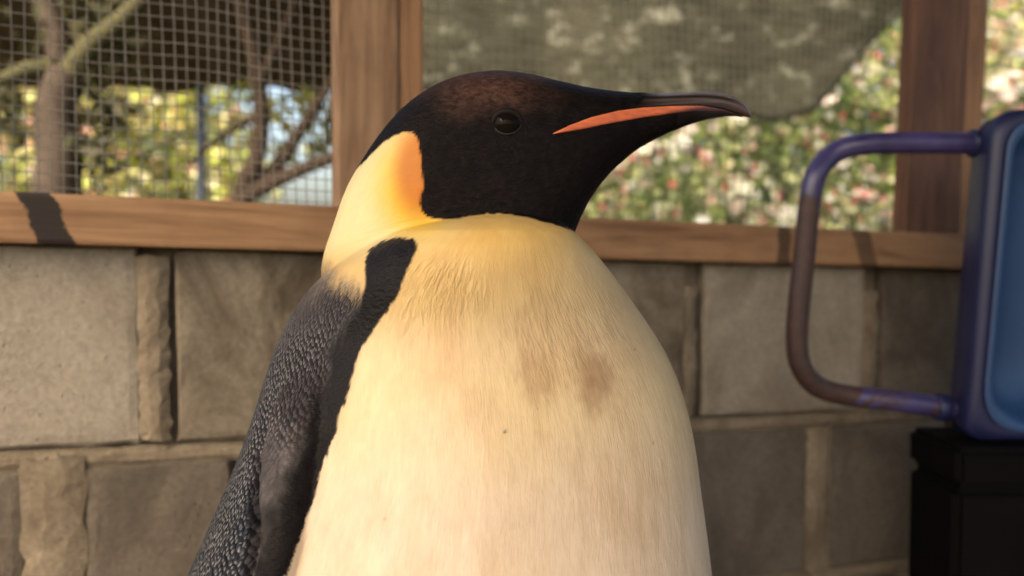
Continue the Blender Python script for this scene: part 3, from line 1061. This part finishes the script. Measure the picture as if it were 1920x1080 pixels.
    m.l(m.math('SUBTRACT', 0.34, m.math('MULTIPLY', m.math('MAXIMUM', ho, m.math('SUBTRACT', do, sc)), 0.28)), m.b.inputs['Specular IOR Level'])
    m.l(m.math('SUBTRACT', 0.015, m.math('MULTIPLY', m.math('MAXIMUM', ho, do), 0.015)), m.b.inputs['Sheen Weight'])
    m.b.inputs['Sheen Roughness'].default_value = 0.5
    m.b.inputs['Subsurface Weight'].default_value = 0.0
    return m.m
M_PLUM = mat_plumage()
body = child('plumage', body_me, M_PLUM, peng, True)

# --- bill: horn shells over the core of the head, each a solid closed across the mid-plane
def bill_piece(name, top, bot, mat, proud, x0, x1, NXs=70, NT_=14, edge=0.5, colfun=None):
    tx, ty = np.array(top).T
    bx_, by_ = np.array(bot).T
    verts, faces, cols = [], [], []
    xs = np.linspace(x0, x1, NXs)
    for X in xs:
        a, b = np.interp(X, tx, ty), np.interp(X, bx_, by_)
        if b - a < 0.3:
            b = a + 0.3
        f = (X - x0) / (x1 - x0)
        endk = min(1.0, f / 0.25 if name == 'upper_bill' else f / 0.06, (1 - f) / 0.02 + 0.02)
        ring_n = []
        for t in range(NT_ + 1):
            q = 0.5 - 0.5 * math.cos(math.pi * t / NT_)
            py = a + (b - a) * q
            if name == 'upper_bill':
                fe = f - 0.10 * math.sin(math.pi * q)
                endk = max(0.0, min(1.0, fe / 0.16, (1 - f) / 0.02 + 0.02))
            pr = proud * (max(0.0, 1 - abs(2 * q - 1) ** 2.5) ** edge) * endk - 0.8 * (1 - endk)
            ring_n.append((X, py, max(0.25, float(half_w(X, py)) + pr)))
        for (X_, py, ww) in ring_n:
            verts.append(hp(X_, py, ww)); cols.append((X_, py))
        for (X_, py, ww) in reversed(ring_n):
            verts.append(hp(X_, py, -ww)); cols.append((X_, py))
    R2 = 2 * (NT_ + 1)
    for i in range(NXs - 1):
        for k in range(R2):
            a, b = i * R2 + k, i * R2 + (k + 1) % R2
            faces.append((a, a + R2, b + R2, b))
    faces.append(tuple(range(R2)))
    faces.append(tuple((NXs - 1) * R2 + k for k in range(R2 - 1, -1, -1)))
    me = mesh(name, verts, faces)
    cols = np.array(cols)
    if colfun:
        point_color(me, 'Col', colfun(cols[:, 0], cols[:, 1]))
    point_float(me, 'gloss', np.ones(len(cols)) if name == 'bill_plate' else smst(x0 + 25, x0 + 85, cols[:, 0]))
    o = child(name, me, mat, peng, True)
    return o

def mat_horn(name, rough):
    m = NT(name)
    at = m.n('ShaderNodeAttribute', _attribute_name='Col')
    v = m.coord((60, 400, 400))
    g = m.noise(v, 1.0, 4, 0.6)
    c = m.mix(0.4, at.outputs['Color'], m.ramp(g, [(0.35, (0.55, 0.55, 0.55)), (0.65, (1.4, 1.35, 1.3))]), 'MULTIPLY')
    gl = m.n('ShaderNodeAttribute', _attribute_name='gloss').outputs['Fac']
    m.done(c, m.math('SUBTRACT', rough + 0.25, m.math('MULTIPLY', gl, 0.25)), 0.5, m.bump(g, 0.25, 0.0008))
    m.l(m.math('MULTIPLY_ADD', gl, 0.46, 0.04), m.b.inputs['Specular IOR Level'])
    return m.m
M_HORN = mat_horn('dark_horn', 0.36)
M_ORANGE = mat_horn('orange_horn', 0.42)

MOUTH = [(1026, 266), (1060, 249), (1100, 232.5), (1150, 218), (1200, 209), (1260, 203.5), (1310, 202), (1350, 207), (1385, 216), (1409, 221)]
UTOP = [(1026, 230), (1100, 200), (1150, 184), (1180, 177.5), (1200, 175.3), (1240, 176.2), (1280, 174.2), (1320, 172.7), (1350, 174.7), (1375, 181.7), (1395, 196.7), (1409, 218.5)]
def c_upper(x, y):
    mo = np.interp(x, *np.array(MOUTH).T)
    tp = np.interp(x, *np.array(UTOP).T)
    q = (y - tp) / (mo - tp + 1e-6)
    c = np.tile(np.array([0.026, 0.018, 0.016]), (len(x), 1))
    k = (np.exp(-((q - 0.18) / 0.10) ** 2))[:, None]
    c = c * (1 - 0.5 * k) + np.array([0.26, 0.22, 0.19]) * 0.5 * k  # painted highlight streak below the ridge
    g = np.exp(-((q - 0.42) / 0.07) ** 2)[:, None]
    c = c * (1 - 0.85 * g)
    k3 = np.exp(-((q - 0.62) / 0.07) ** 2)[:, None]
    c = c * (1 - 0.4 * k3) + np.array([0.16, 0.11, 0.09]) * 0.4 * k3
    k2 = (smst(1340, 1400, x) * (1 - np.abs(q - .5)))[:, None]
    c = c * (1 - 0.5 * k2) + np.array([0.10, 0.05, 0.04]) * 0.5 * k2
    kf = smst(1250, 1180, x + 30 * (q - 0.5))[:, None]
    return c * (1 - kf) + np.array([0.0050, 0.0038, 0.0036]) * kf
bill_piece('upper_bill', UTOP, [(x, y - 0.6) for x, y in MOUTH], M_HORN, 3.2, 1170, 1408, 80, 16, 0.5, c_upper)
# lower mandible and its orange plate
LBOT = [(1026, 267), (1080, 256.5), (1130, 244), (1200, 228), (1260, 217.5), (1300, 213), (1340, 214), (1360, 214), (1385, 218.5), (1398, 221)]
def c_plate(x, y):
    mo = np.interp(x, *np.array(MOUTH).T); lb = np.interp(x, *np.array(LBOT).T)
    q = (y - mo) / (lb - mo + 1e-6)
    c = np.tile(np.array([0.50, 0.11, 0.034]), (len(x), 1))
    k = smst(0.5, 0.0, q)[:, None]
    c = c * (1 - 0.35 * k) + np.array([0.75, 0.24, 0.12]) * 0.35 * k  # upper edge painted lighter, as lit from above
    k2 = smst(1255, 1325, x + (q - 0.4) * 75)[:, None]
    return c * (1 - k2) + np.array([0.055, 0.022, 0.030]) * k2
bill_piece('bill_plate', [(x, y + 0.8) for x, y in MOUTH], LBOT, M_ORANGE, 3.0, 1027, 1392, 90, 12, 0.5, c_plate)
LOW_T = [(1200, 228), (1260, 216), (1300, 206), (1350, 208.5), (1385, 217)]
LOW_B = [(1200, 271), (1262, 245.5), (1300, 230.8), (1330, 222.8), (1360, 217.8), (1385, 218.3)]
bill_piece('lower_bill', LOW_T, LOW_B, M_HORN, 1.2, 1262, 1386, 50, 10, 0.5, lambda x, y: np.tile(np.array([0.011, 0.008, 0.008]), (len(x), 1)))

# --- eyes
M_EYE = NT('wet_dark_eye').done((0.006, 0.004, 0.003), 0.02, 0.045)
M_LID = mat_plain('eyelid_skin', (0.012, 0.009, 0.009), 0.5, 0.2, 0.2, 300)
M_LIDU = mat_plain('feathered_eyelid', (0.010, 0.008, 0.0075), 0.6, 0.1, 0.2, 300)
from mathutils.bvhtree import BVHTree
bm = bmesh.new(); bm.from_mesh(body_me)
bvh = BVHTree.FromBMesh(bm); bm.free()
hit, nor, _, _ = bvh.ray_cast(Vector((0, 0, CAMZ)), ray(951, 229).normalized())
nor = (nor + Vector((0, -1.2, 0.1))).normalized()
ER = 0.0128
for sgn in (1, -1):
    h_ = Vector((hit.x, YH + sgn * (hit.y - YH), hit.z))
    n_ = Vector((nor.x, nor.y * sgn, nor.z))
    u_ = Vector((1, 0, 0)); u_ = (u_ - n_ * u_.dot(n_)).normalized()
    w_ = u_.cross(n_) * -1
    if w_.z < 0:
        w_ = -w_
    c = h_ - n_ * ER * 0.74
    bm = bmesh.new()
    bmesh.ops.create_uvsphere(bm, u_segments=40, v_segments=24, radius=ER)
    bmesh.ops.translate(bm, vec=c, verts=bm.verts)
    child('eye', bm_mesh('eye', bm), M_EYE, peng, True)
    for nm, a0, a1, up, rad in (('lower_eyelid', math.pi * 1.0, math.pi * 2.0, 0.0, 0.0009), ('upper_eyelid', 0.0, math.pi, 1.0, 0.0023)):
        pts, rads = [], []
        for k in range(25):
            t = k / 24
            an = a0 + (a1 - a0) * t
            rx, rz = 0.0100, (0.0068 if up else 0.0076)
            q = h_ + u_ * (rx * math.cos(an)) + w_ * (rz * math.sin(an) - 0.0004)
            dd = (q - c).normalized()
            pts.append(c + dd * (ER * 1.0))
            rads.append(rad * (0.45 + 0.55 * math.sin(math.pi * t)))
        child(nm, tube_mesh(nm, pts, rads, 8, True), M_LID if not up else M_LIDU, peng, True)


# ------------------------------------------------------------------ blue plastic seat with its tube arm, on a black box
YF, YK = 0.94, 1.0
seat = empty('plastic_seat', P(2060, 826, YF))
tag(seat, 'blue moulded plastic seat with a chipped bent-tube arm resting on the black box', 'seat')
def outline(inset, Y, grow=0.0, n=9):
    """rounded outline of the shell at distance Y; its sides flare towards the foot"""
    zt = P(1900, 207, YF).z + grow - inset
    zb = P(1900, 827, YF).z + (inset if inset else 0.0)
    xt = P(1870, 300, YF).x - grow + inset
    xb = P(1820, 760, YF).x - grow + inset
    width = 0.40 - 2 * (inset - grow)
    cor = [(xt, zt, 0.035), (xt + width - 0.03, zt, 0.035), (xb + width + 0.02, zb, 0.055), (xb, zb, 0.055 if inset else 0.022)]
    pts = []
    L = len(cor)
    for i, (x, z, r) in enumerate(cor):
        p0 = Vector((cor[i - 1][0], cor[i - 1][1])); p1 = Vector((x, z)); p2 = Vector((cor[(i + 1) % L][0], cor[(i + 1) % L][1]))
        a = p1 + (p0 - p1).normalized() * r
        b = p1 + (p2 - p1).normalized() * r
        for k in range(n):
            t = k / (n - 1)
            q = a * (1 - t) ** 2 + p1 * 2 * t * (1 - t) + b * t * t
            pts.append((q.x, Y, q.y))
    return pts
def loft(rings, cap_first=True, cap_last=True):
    verts, faces = [], []
    n = len(rings[0])
    for r_ in rings:
        verts += r_
    for i in range(len(rings) - 1):
        for k in range(n):
            a, b = i * n + k, i * n + (k + 1) % n
            faces.append((a, b, b + n, a + n))
    if cap_first:
        faces.append(tuple(range(n - 1, -1, -1)))
    if cap_last:
        faces.append(tuple((len(rings) - 1) * n + k for k in range(n)))
    me = mesh('shell', verts, faces)
    bm = bmesh.new(); bm.from_mesh(me); bmesh.ops.recalc_face_normals(bm, faces=bm.faces); bm.to_mesh(me); bm.free()
    return me
shell = loft([outline(0.012, YK, 0.0), outline(0.004, YK - 0.004), outline(0.0, YK - 0.012), outline(0.0, YF + 0.012, 0.003), outline(0.0, YF + 0.004, 0.002), outline(0.005, YF, 0.0), outline(0.013, YF), outline(0.017, YF + 0.003), outline(0.030, YF + 0.052)])
child('shell', shell, M_SHELL, seat, True)
# paler lining of the hollow
liner = loft([outline(0.0100, YF - 0.0035), outline(0.0135, YF - 0.005), outline(0.018, YF - 0.0035), outline(0.026, YF + 0.020), outline(0.040, YF + 0.042), outline(0.075, YF + 0.048)], False, True)
child('seat_lining', liner, M_LINER, seat, True)
arm = spline([P(1905, 272, 0.985), P(1830, 269, 0.985), P(1720, 268, 0.98), P(1625, 270, 0.978), P(1565, 287, 0.985), P(1530, 328, 0.98), P(1517, 390, 0.98), P(1508, 480, 0.978), P(1498, 570, 0.975), P(1494, 640, 0.975), P(1503, 690, 0.975),
              P(1535, 726, 0.98), P(1590, 742, 0.985), P(1680, 752, 0.978), P(1770, 764, 0.98), P(1850, 772, 0.98)], 7)
arm_me = tube_mesh('arm_tube', arm, 0.0123, 16)
rv = np.array([v.co[:] for v in arm_me.vertices])
ax_, ay_ = project(rv)
point_float(arm_me, 'rust', smst(330, 430, ay_) * smst(1640, 1540, ax_) * 0.95 + 0.05 + 0.35 * smst(700, 740, ay_))
child('arm_tube', arm_me, M_TUBE, seat, True)
for (a, b) in ((P(1818, 269, 0.985), P(1836, 269, 0.985)), (P(1752, 762, 0.98), P(1778, 765, 0.98))):
    child('socket', tube_mesh('socket', [a, a.lerp(b, 0.15), a.lerp(b, 0.85), b], [0.0145, 0.0160, 0.0160, 0.0145], 16), M_SHELL, seat, True)

zb = P(1900, 829, YF).z - 0.002
bx0 = P(1694, 850, 1.033).x + 0.004
box = empty('storage_box', (bx0 + 0.3, 1.0, 0.005))
tag(box, 'tall matt black plastic box standing against the block wall', 'box')
bm = bmesh.new()
hexa(bm, [(bx0 + 0.001, 0.925, 0.005), (bx0 + 0.60, 0.925, 0.005), (bx0 + 0.60, 1.03, 0.005), (bx0 + 0.001, 1.031, 0.005),
          (bx0 + 0.001, 0.918, zb - 0.045), (bx0 + 0.61, 0.918, zb - 0.045), (bx0 + 0.61, 1.03, zb - 0.045), (bx0 + 0.001, 1.031, zb - 0.045)])
bmesh.ops.bevel(bm, geom=bm.edges[:], offset=0.008, segments=3, affect='EDGES')
child('box_body', bm_mesh('box_body', bm), M_BOX, box)
bm = bmesh.new()
hexa(bm, [(bx0 + 0.001, 0.915, zb - 0.044), (bx0 + 0.613, 0.915, zb - 0.044), (bx0 + 0.613, 1.033, zb - 0.044), (bx0 + 0.001, 1.033, zb - 0.044),
          (bx0, 0.915, zb), (bx0 + 0.614, 0.915, zb), (bx0 + 0.614, 1.033, zb), (bx0, 1.033, zb)])
bmesh.ops.bevel(bm, geom=bm.edges[:], offset=0.007, segments=3, affect='EDGES')
child('lid', bm_mesh('lid', bm), M_BOX, box)
for k in range(4):
    x = bx0 + 0.09 + k * 0.14
    bm = bmesh.new()
    hexa(bm, [(x, 0.914, 0.08), (x + 0.02, 0.914, 0.08), (x + 0.02, 0.930, 0.08), (x, 0.930, 0.08), (x, 0.9135, zb - 0.08), (x + 0.02, 0.9135, zb - 0.08), (x + 0.02, 0.930, zb - 0.08), (x, 0.930, zb - 0.08)])
    bmesh.ops.bevel(bm, geom=bm.edges[:], offset=0.003, segments=2, affect='EDGES')
    child('rib', bm_mesh('rib', bm), M_BOX, box)


# ------------------------------------------------------------------ roof over the enclosure (above the view), what keeps the inside in shade
M_ROOF = mat_plain('weathered_roof_sheet', (0.30, 0.27, 0.22), 0.6, 0.4, 0.15, 4)
roof = empty('enclosure_roof', (0.3, 0.4, 2.3))
tag(roof, 'corrugated sheet roof carried by timber posts above the enclosure', 'roof')
ra, rb = W(-1.3, 0, -0.30), W(2.4, 0, -0.30)
verts, faces = [], []
NR = 150
ROOF_Y0 = -1.85
for i in range(NR + 1):
    t = i / NR
    x = ra.x + (rb.x - ra.x) * t
    yb = ra.y + (rb.y - ra.y) * t
    dz = 0.014 * math.sin(i * math.pi / 2)
    verts += [(x, ROOF_Y0, 2.36 + dz), (x, yb, 2.28 + dz + TILT * 0)]
for i in range(NR):
    faces.append((2 * i, 2 * i + 2, 2 * i + 3, 2 * i + 1))
sheet = child('roof_sheet', mesh('roof_sheet', verts, faces), M_ROOF, roof)
sm = sheet.modifiers.new('t', 'SOLIDIFY'); sm.thickness = 0.004
for x in (-1.15, 2.1):
    bm = bmesh.new()
    hexa(bm, [(x, ROOF_Y0, 0.005), (x + .09, ROOF_Y0, 0.005), (x + .09, ROOF_Y0 + .09, 0.005), (x, ROOF_Y0 + .09, 0.005),
              (x, ROOF_Y0, 2.36), (x + .09, ROOF_Y0, 2.36), (x + .09, ROOF_Y0 + .09, 2.36), (x, ROOF_Y0 + .09, 2.36)])
    child('roof_post', bm_mesh('roof_post', bm), M_POST, roof)

# ------------------------------------------------------------------ planting outside
def leaves_mesh(name, centers, size, palette, up=0.35, seed=0, aspect=0.5):
    r = np.random.default_rng(seed)
    n = len(centers)
    d = r.normal(size=(n, 3)); d[:, 2] += up * r.normal(size=n)
    d /= np.linalg.norm(d, axis=1)[:, None]
    a = r.normal(size=(n, 3))
    s_ = np.cross(d, a); s_ /= np.linalg.norm(s_, axis=1)[:, None]
    nn = np.cross(d, s_)
    L = size * r.uniform(0.6, 1.35, n)[:, None]
    v = np.empty((n, 5, 3))
    v[:, 0] = centers - d * L * 0.5
    v[:, 1] = centers + s_ * L * aspect * 0.5 - nn * L * 0.08
    v[:, 2] = centers + d * L * 0.5 + nn * L * 0.12
    v[:, 3] = centers - s_ * L * aspect * 0.5 - nn * L * 0.08
    v[:, 4] = centers + nn * L * 0.05
    base = np.arange(n)[:, None] * 5
    f = np.concatenate([base + np.array([[0, 1, 4]]), base + np.array([[1, 2, 4]]), base + np.array([[2, 3, 4]]), base + np.array([[3, 0, 4]])], 0)
    me = bpy.data.meshes.new(name)
    me.from_pydata(v.reshape(-1, 3).tolist(), [], f.tolist())
    pal = np.array(palette)
    c = pal[r.integers(0, len(pal), n)] * r.uniform(0.75, 1.25, n)[:, None]
    point_color(me, 'Col', np.repeat(c, 5, 0))
    return me

def flowers_mesh(name, centers, size, palette, seed=0):
    r = np.random.default_rng(seed)
    verts, faces, cols = [], [], []
    pal = np.array(palette)
    for c in centers:
        d = np.array([r.normal() * 0.5, -1.0 + r.normal() * 0.5, 0.4 + r.normal() * 0.5]); d /= np.linalg.norm(d)
        a = np.cross(d, r.normal(size=3)); a /= np.linalg.norm(a)
        b = np.cross(d, a)
        L = size * r.uniform(0.6, 1.3)
        cc = pal[r.integers(0, len(pal))] * r.uniform(0.85, 1.1)
        k0 = len(verts)
        verts.append(c); cols.append(cc * 0.9)
        for k in range(10):
            an = k * math.pi / 5
            rad = L * (0.5 if k % 2 == 0 else 0.30)
            verts.append(c + (a * math.cos(an) + b * math.sin(an)) * rad + d * L * (0.16 if k % 2 == 0 else 0.06)); cols.append(cc)
        for k in range(10):
            faces.append((k0, k0 + 1 + k, k0 + 1 + (k + 1) % 10))
    me = mesh(name, verts, faces)
    point_color(me, 'Col', np.array(cols))
    return me

def clumps(n, c, rad, nclump, crad, seed, floor=0.05):
    """points gathered into uneven clumps inside an ellipsoid"""
    r = np.random.default_rng(seed)
    d = r.normal(size=(nclump, 3)); d /= np.linalg.norm(d, axis=1)[:, None]
    cc = d * (r.uniform(0.25, 1.0, nclump) ** 0.45)[:, None] * np.array(rad) + np.array(c)
    k = r.integers(0, nclump, n)
    p = cc[k] + r.normal(size=(n, 3)) * crad * r.uniform(0.5, 1.2, nclump)[k][:, None]
    p[:, 2] = np.maximum(p[:, 2], floor)
    return p

def shrub(name, label, cat, c, rad, nleaf, size, pal, seed, group, flowers=None, nclump=60, crad=0.10):
    root = empty(name, (c[0], c[1], 0))
    tag(root, label, cat, group)
    pts = clumps(nleaf, c, rad, nclump, crad, seed)
    o = child('foliage', leaves_mesh('foliage', pts, size, pal, seed=seed), M_LEAF, root); o['kind'] = 'stuff'
    r = random.Random(seed)
    for k in range(5):
        a = r.uniform(0, 6.28)
        top = Vector((c[0] + rad[0] * 0.6 * math.cos(a), c[1] + rad[1] * 0.6 * math.sin(a), c[2] + rad[2] * r.uniform(0, 0.5)))
        st = Vector((c[0] + 0.05 * math.cos(a), c[1] + 0.05 * math.sin(a), -0.02))
        child('stem', tube_mesh('stem', spline([st, st.lerp(top, 0.5) + Vector((0, 0, 0.1)), top], 4), [0.014 - 0.001 * i for i in range(9)], 6), M_BARK, root)
    if flowers:
        nf, fs, fp = flowers
        fpts = clumps(nf, (c[0], c[1] - rad[1] * 0.45, c[2]), (rad[0] * 1.02, rad[1] * 0.6, rad[2] * 1.02), 160, 0.10, seed + 50)
        o = child('blossom', flowers_mesh('blossom', fpts, fs, fp, seed), M_PETAL, root); o['kind'] = 'stuff'
    if flowers and rad[0] > 0.8:
        fpts = clumps(130, (c[0], c[1] - rad[1] * 0.8, c[2]), (rad[0], rad[1] * 0.4, rad[2]), 60, 0.12, seed + 90)
        o = child('blossom', flowers_mesh('blossom', fpts, 0.085, [(0.85, 0.83, 0.74), (0.84, 0.80, 0.62), (0.80, 0.66, 0.60)], seed + 3), M_PETAL, root); o['kind'] = 'stuff'
    return root

GREEN = [(0.055, 0.085, 0.030), (0.085, 0.125, 0.045), (0.12, 0.16, 0.06), (0.17, 0.20, 0.09)]
PALE = [(0.09, 0.16, 0.045), (0.17, 0.26, 0.06), (0.28, 0.37, 0.09), (0.42, 0.47, 0.17)]
YEL = [(0.38, 0.42, 0.06), (0.48, 0.48, 0.09), (0.56, 0.52, 0.15), (0.26, 0.34, 0.05), (0.60, 0.48, 0.20)]
OLIVE = [(0.10, 0.10, 0.045), (0.14, 0.13, 0.065), (0.07, 0.075, 0.035)]
WHT = [(0.70, 0.72, 0.42), (0.62, 0.66, 0.30), (0.80, 0.78, 0.66), (0.66, 0.66, 0.45), (0.80, 0.76, 0.62), (0.82, 0.80, 0.72), (0.78, 0.60, 0.52), (0.55, 0.62, 0.25), (0.72, 0.30, 0.28), (0.60, 0.62, 0.35), (0.80, 0.70, 0.35)]
RED = [(0.72, 0.10, 0.13), (0.75, 0.18, 0.20), (0.80, 0.45, 0.42), (0.80, 0.78, 0.70)]
g = 'flowering shrubs outside the wire mesh'
def at(px, py, Y):
    return P(px, py, Y)
def hedge(px, Y, rx, rz, zc, lab, pal, fl, seed, n=22000):
    q = at(px, 400, Y)
    shrub('flowering_shrub', lab, 'shrub', (q.x, Y, zc), (rx, 0.5, rz), n, 0.050, pal, seed, g, fl, 150, 0.13)
hedge(1040, 4.4, 0.85, 1.5, 1.1, 'green shrub with white blossom behind the bill of the penguin', PALE, (4200, 0.036, WHT), 11)
hedge(1290, 4.1, 0.95, 1.45, 1.05, 'green shrub with coral red blossom showing under the olive shade cloth', PALE, (5200, 0.036, RED + WHT + WHT), 12)
hedge(1580, 4.3, 0.95, 1.65, 1.15, 'pale shrub with white and pink blossom beside the red-brown post', PALE, (5600, 0.038, WHT + RED[:3]), 13)
hedge(1980, 4.3, 1.0, 1.75, 1.25, 'yellow-green shrub with pink blossom beyond the red-brown post', YEL + PALE, (4200, 0.036, WHT), 14)
# yellow-green bushes to the left, with blossom discs added to look sunlit
g2 = 'yellow-green bushes outside the wire mesh'
q = at(290, 400, 4.8)
shrub('bush', 'sunlit yellow-green bush behind the blue-grey pole', 'bush', (q.x, 4.8, 1.1), (0.62, 0.5, 1.35), 13000, 0.075, YEL, 21, g2, (7000, 0.05, [(0.84, 0.80, 0.30), (0.80, 0.78, 0.42), (0.62, 0.70, 0.14), (0.86, 0.80, 0.50), (0.50, 0.60, 0.10), (0.80, 0.45, 0.28)]), 90, 0.12)
q = at(20, 400, 4.4)
shrub('bush', 'green and yellow bush behind the thick grey-brown trunk', 'bush', (q.x, 4.4, 1.1), (0.75, 0.5, 1.3), 10000, 0.06, YEL + GREEN, 22, g2, (4000, 0.05, [(0.80, 0.76, 0.32), (0.55, 0.60, 0.14), (0.80, 0.76, 0.60), (0.75, 0.42, 0.30)]), 80, 0.12)

# thick grey-brown tree at the left
t1 = empty('tree', at(110, 900, 1.95) * 1.0)
t1.location.z = 0
tag(t1, 'thick grey-brown tree trunk with an olive leaning bough close outside the mesh', 'tree')
Yt = 1.95
def branch(root, pts, r0, r1, mat, name='branch'):
    s_ = spline(pts, 6)
    return child(name, tube_mesh(name, s_, [r0 + (r1 - r0) * i / (len(s_) - 1) for i in range(len(s_))], 10), mat, root, True)
b0 = at(108, 420, Yt)
branch(t1, [(b0.x - 0.02, Yt, -0.03), (b0.x, Yt, 0.5), at(106, 400, Yt), at(112, 300, Yt), at(105, 210, Yt), at(128, 130, Yt)], 0.062, 0.042, M_BARKL, 'trunk')
M_MOSS = mat_plain('mossy_bark', (0.10, 0.095, 0.048), 0.9, 0.15, 0.3, 18, 0.5)
branch(t1, [at(110, 180, Yt), at(160, 95, Yt - .02), at(230, 35, Yt - .05), at(300, -40, Yt - .08), at(380, -160, Yt - .1)], 0.030, 0.012, M_MOSS)
branch(t1, [at(130, 120, Yt), at(60, 128, Yt - .03), at(0, 150, Yt - .06), at(-120, 165, Yt - .1)], 0.022, 0.012, M_MOSS)
branch(t1, [at(118, 170, Yt), at(105, 60, Yt), at(60, -60, Yt), at(40, -200, Yt)], 0.034, 0.015, M_BARKL)
cl = np.concatenate([clumps(150, tuple(at(190, 240, Yt)), (0.05, 0.06, 0.10), 10, 0.025, 31), clumps(320, tuple(at(60, 40, Yt)), (0.20, 0.1, 0.14), 14, 0.04, 32),
                     clumps(120, tuple(at(-20, 240, Yt)), (0.12, 0.1, 0.14), 12, 0.04, 34)])
o = child('crown', leaves_mesh('crown', cl, 0.045, OLIVE, seed=33), M_LEAF, t1); o['kind'] = 'stuff'

# dark forked sapling in front of the gap of sky
Ys = 2.1
q = at(450, 420, Ys)
t2 = empty('tree', (q.x, Ys, 0))
tag(t2, 'slender dark forked tree standing against the white sky next to the pale post', 'tree')
branch(t2, [(q.x - 0.03, Ys, -0.03), (q.x - 0.02, Ys, 0.6), at(455, 380, Ys), at(478, 310, Ys), at(490, 220, Ys), at(478, 110, Ys), at(450, 0, Ys), at(430, -150, Ys)], 0.030, 0.013, M_BARK, 'trunk')
branch(t2, [at(462, 365, Ys), at(520, 310, Ys + .03), at(560, 250, Ys + .05), at(598, 190, Ys + .05), at(650, 110, Ys + .05)], 0.022, 0.010, M_BARK)
branch(t2, [at(450, 375, Ys), at(520, 338, Ys - .04), at(580, 312, Ys - .06), at(650, 285, Ys - .08), at(760, 230, Ys - .1)], 0.020, 0.012, M_BARK)
branch(t2, [at(488, 215, Ys), at(440, 240, Ys + .02), at(400, 268, Ys + .03), at(350, 310, Ys + .04)], 0.011, 0.005, M_BARK)
branch(t2, [at(485, 160, Ys), at(530, 60, Ys), at(580, -60, Ys)], 0.014, 0.006, M_BARK)
cl = np.concatenate([clumps(130, tuple(at(605, 235, Ys + .2)), (0.05, 0.1, 0.09), 8, 0.02, 41), clumps(120, tuple(at(520, 215, Ys + .3)), (0.13, 0.1, 0.10), 12, 0.02, 42), clumps(40, tuple(at(545, 300, Ys + .3)), (0.10, 0.1, 0.06), 6, 0.015, 44)])
o = child('crown', leaves_mesh('crown', cl, 0.04, GREEN + YEL, seed=43), M_LEAF, t2); o['kind'] = 'stuff'

# pole and shade cloths
q = at(376, 400, 2.62)
pole = obj('pole', tube_mesh('pole', [(q.x, 2.62, -0.05), (q.x, 2.62, 1.0), at(376, 150, 2.62)], 0.0145, 12), M_POLE, None, True)
tag(pole, 'blue-grey metal pole holding up the brown shade cloth', 'pole')
def cloth(name, label, mat, lower, px0, px1, topy, Y0, Y1, seed):
    lx, ly = np.array(lower).T
    r = random.Random(seed)
    NU, NVv = 110, 24
    verts, faces = [], []
    ph = [r.uniform(0, 6) for _ in range(4)]
    for i in range(NU + 1):
        px = px0 + (px1 - px0) * i / NU
        lo = np.interp(px, lx, ly)
        a, b = at(px, lo, Y0), at(px, topy, Y1)
        for j in range(NVv + 1):
            v = j / NVv
            p = a.lerp(b, v)
            p.z += -0.05 * math.sin(math.pi * v) + 0.010 * math.sin(p.x * 14 + ph[0] + v * 3) + 0.006 * math.sin(p.x * 31 + ph[1] - v * 5)
            p.y += 0.02 * math.sin(p.x * 9 + ph[2])
            verts.append(p)
    for i in range(NU):
        for j in range(NVv):
            a = i * (NVv + 1) + j
            faces.append((a, a + NVv + 1, a + NVv + 2, a + 1))
    o = obj(name, mesh(name, verts, faces), mat, None, True)
    md = o.modifiers.new('t', 'SOLIDIFY'); md.thickness = 0.003
    return tag(o, label, 'shade cloth', 'shade cloths outside the mesh')
cloth('shade_cloth', 'dark brown shade cloth stretched over the blue-grey pole', M_CLOTHD, [(-400, 150), (0, 158), (300, 164), (620, 170), (760, 176)], -400, 745, -330, 2.62, 1.75, 1)
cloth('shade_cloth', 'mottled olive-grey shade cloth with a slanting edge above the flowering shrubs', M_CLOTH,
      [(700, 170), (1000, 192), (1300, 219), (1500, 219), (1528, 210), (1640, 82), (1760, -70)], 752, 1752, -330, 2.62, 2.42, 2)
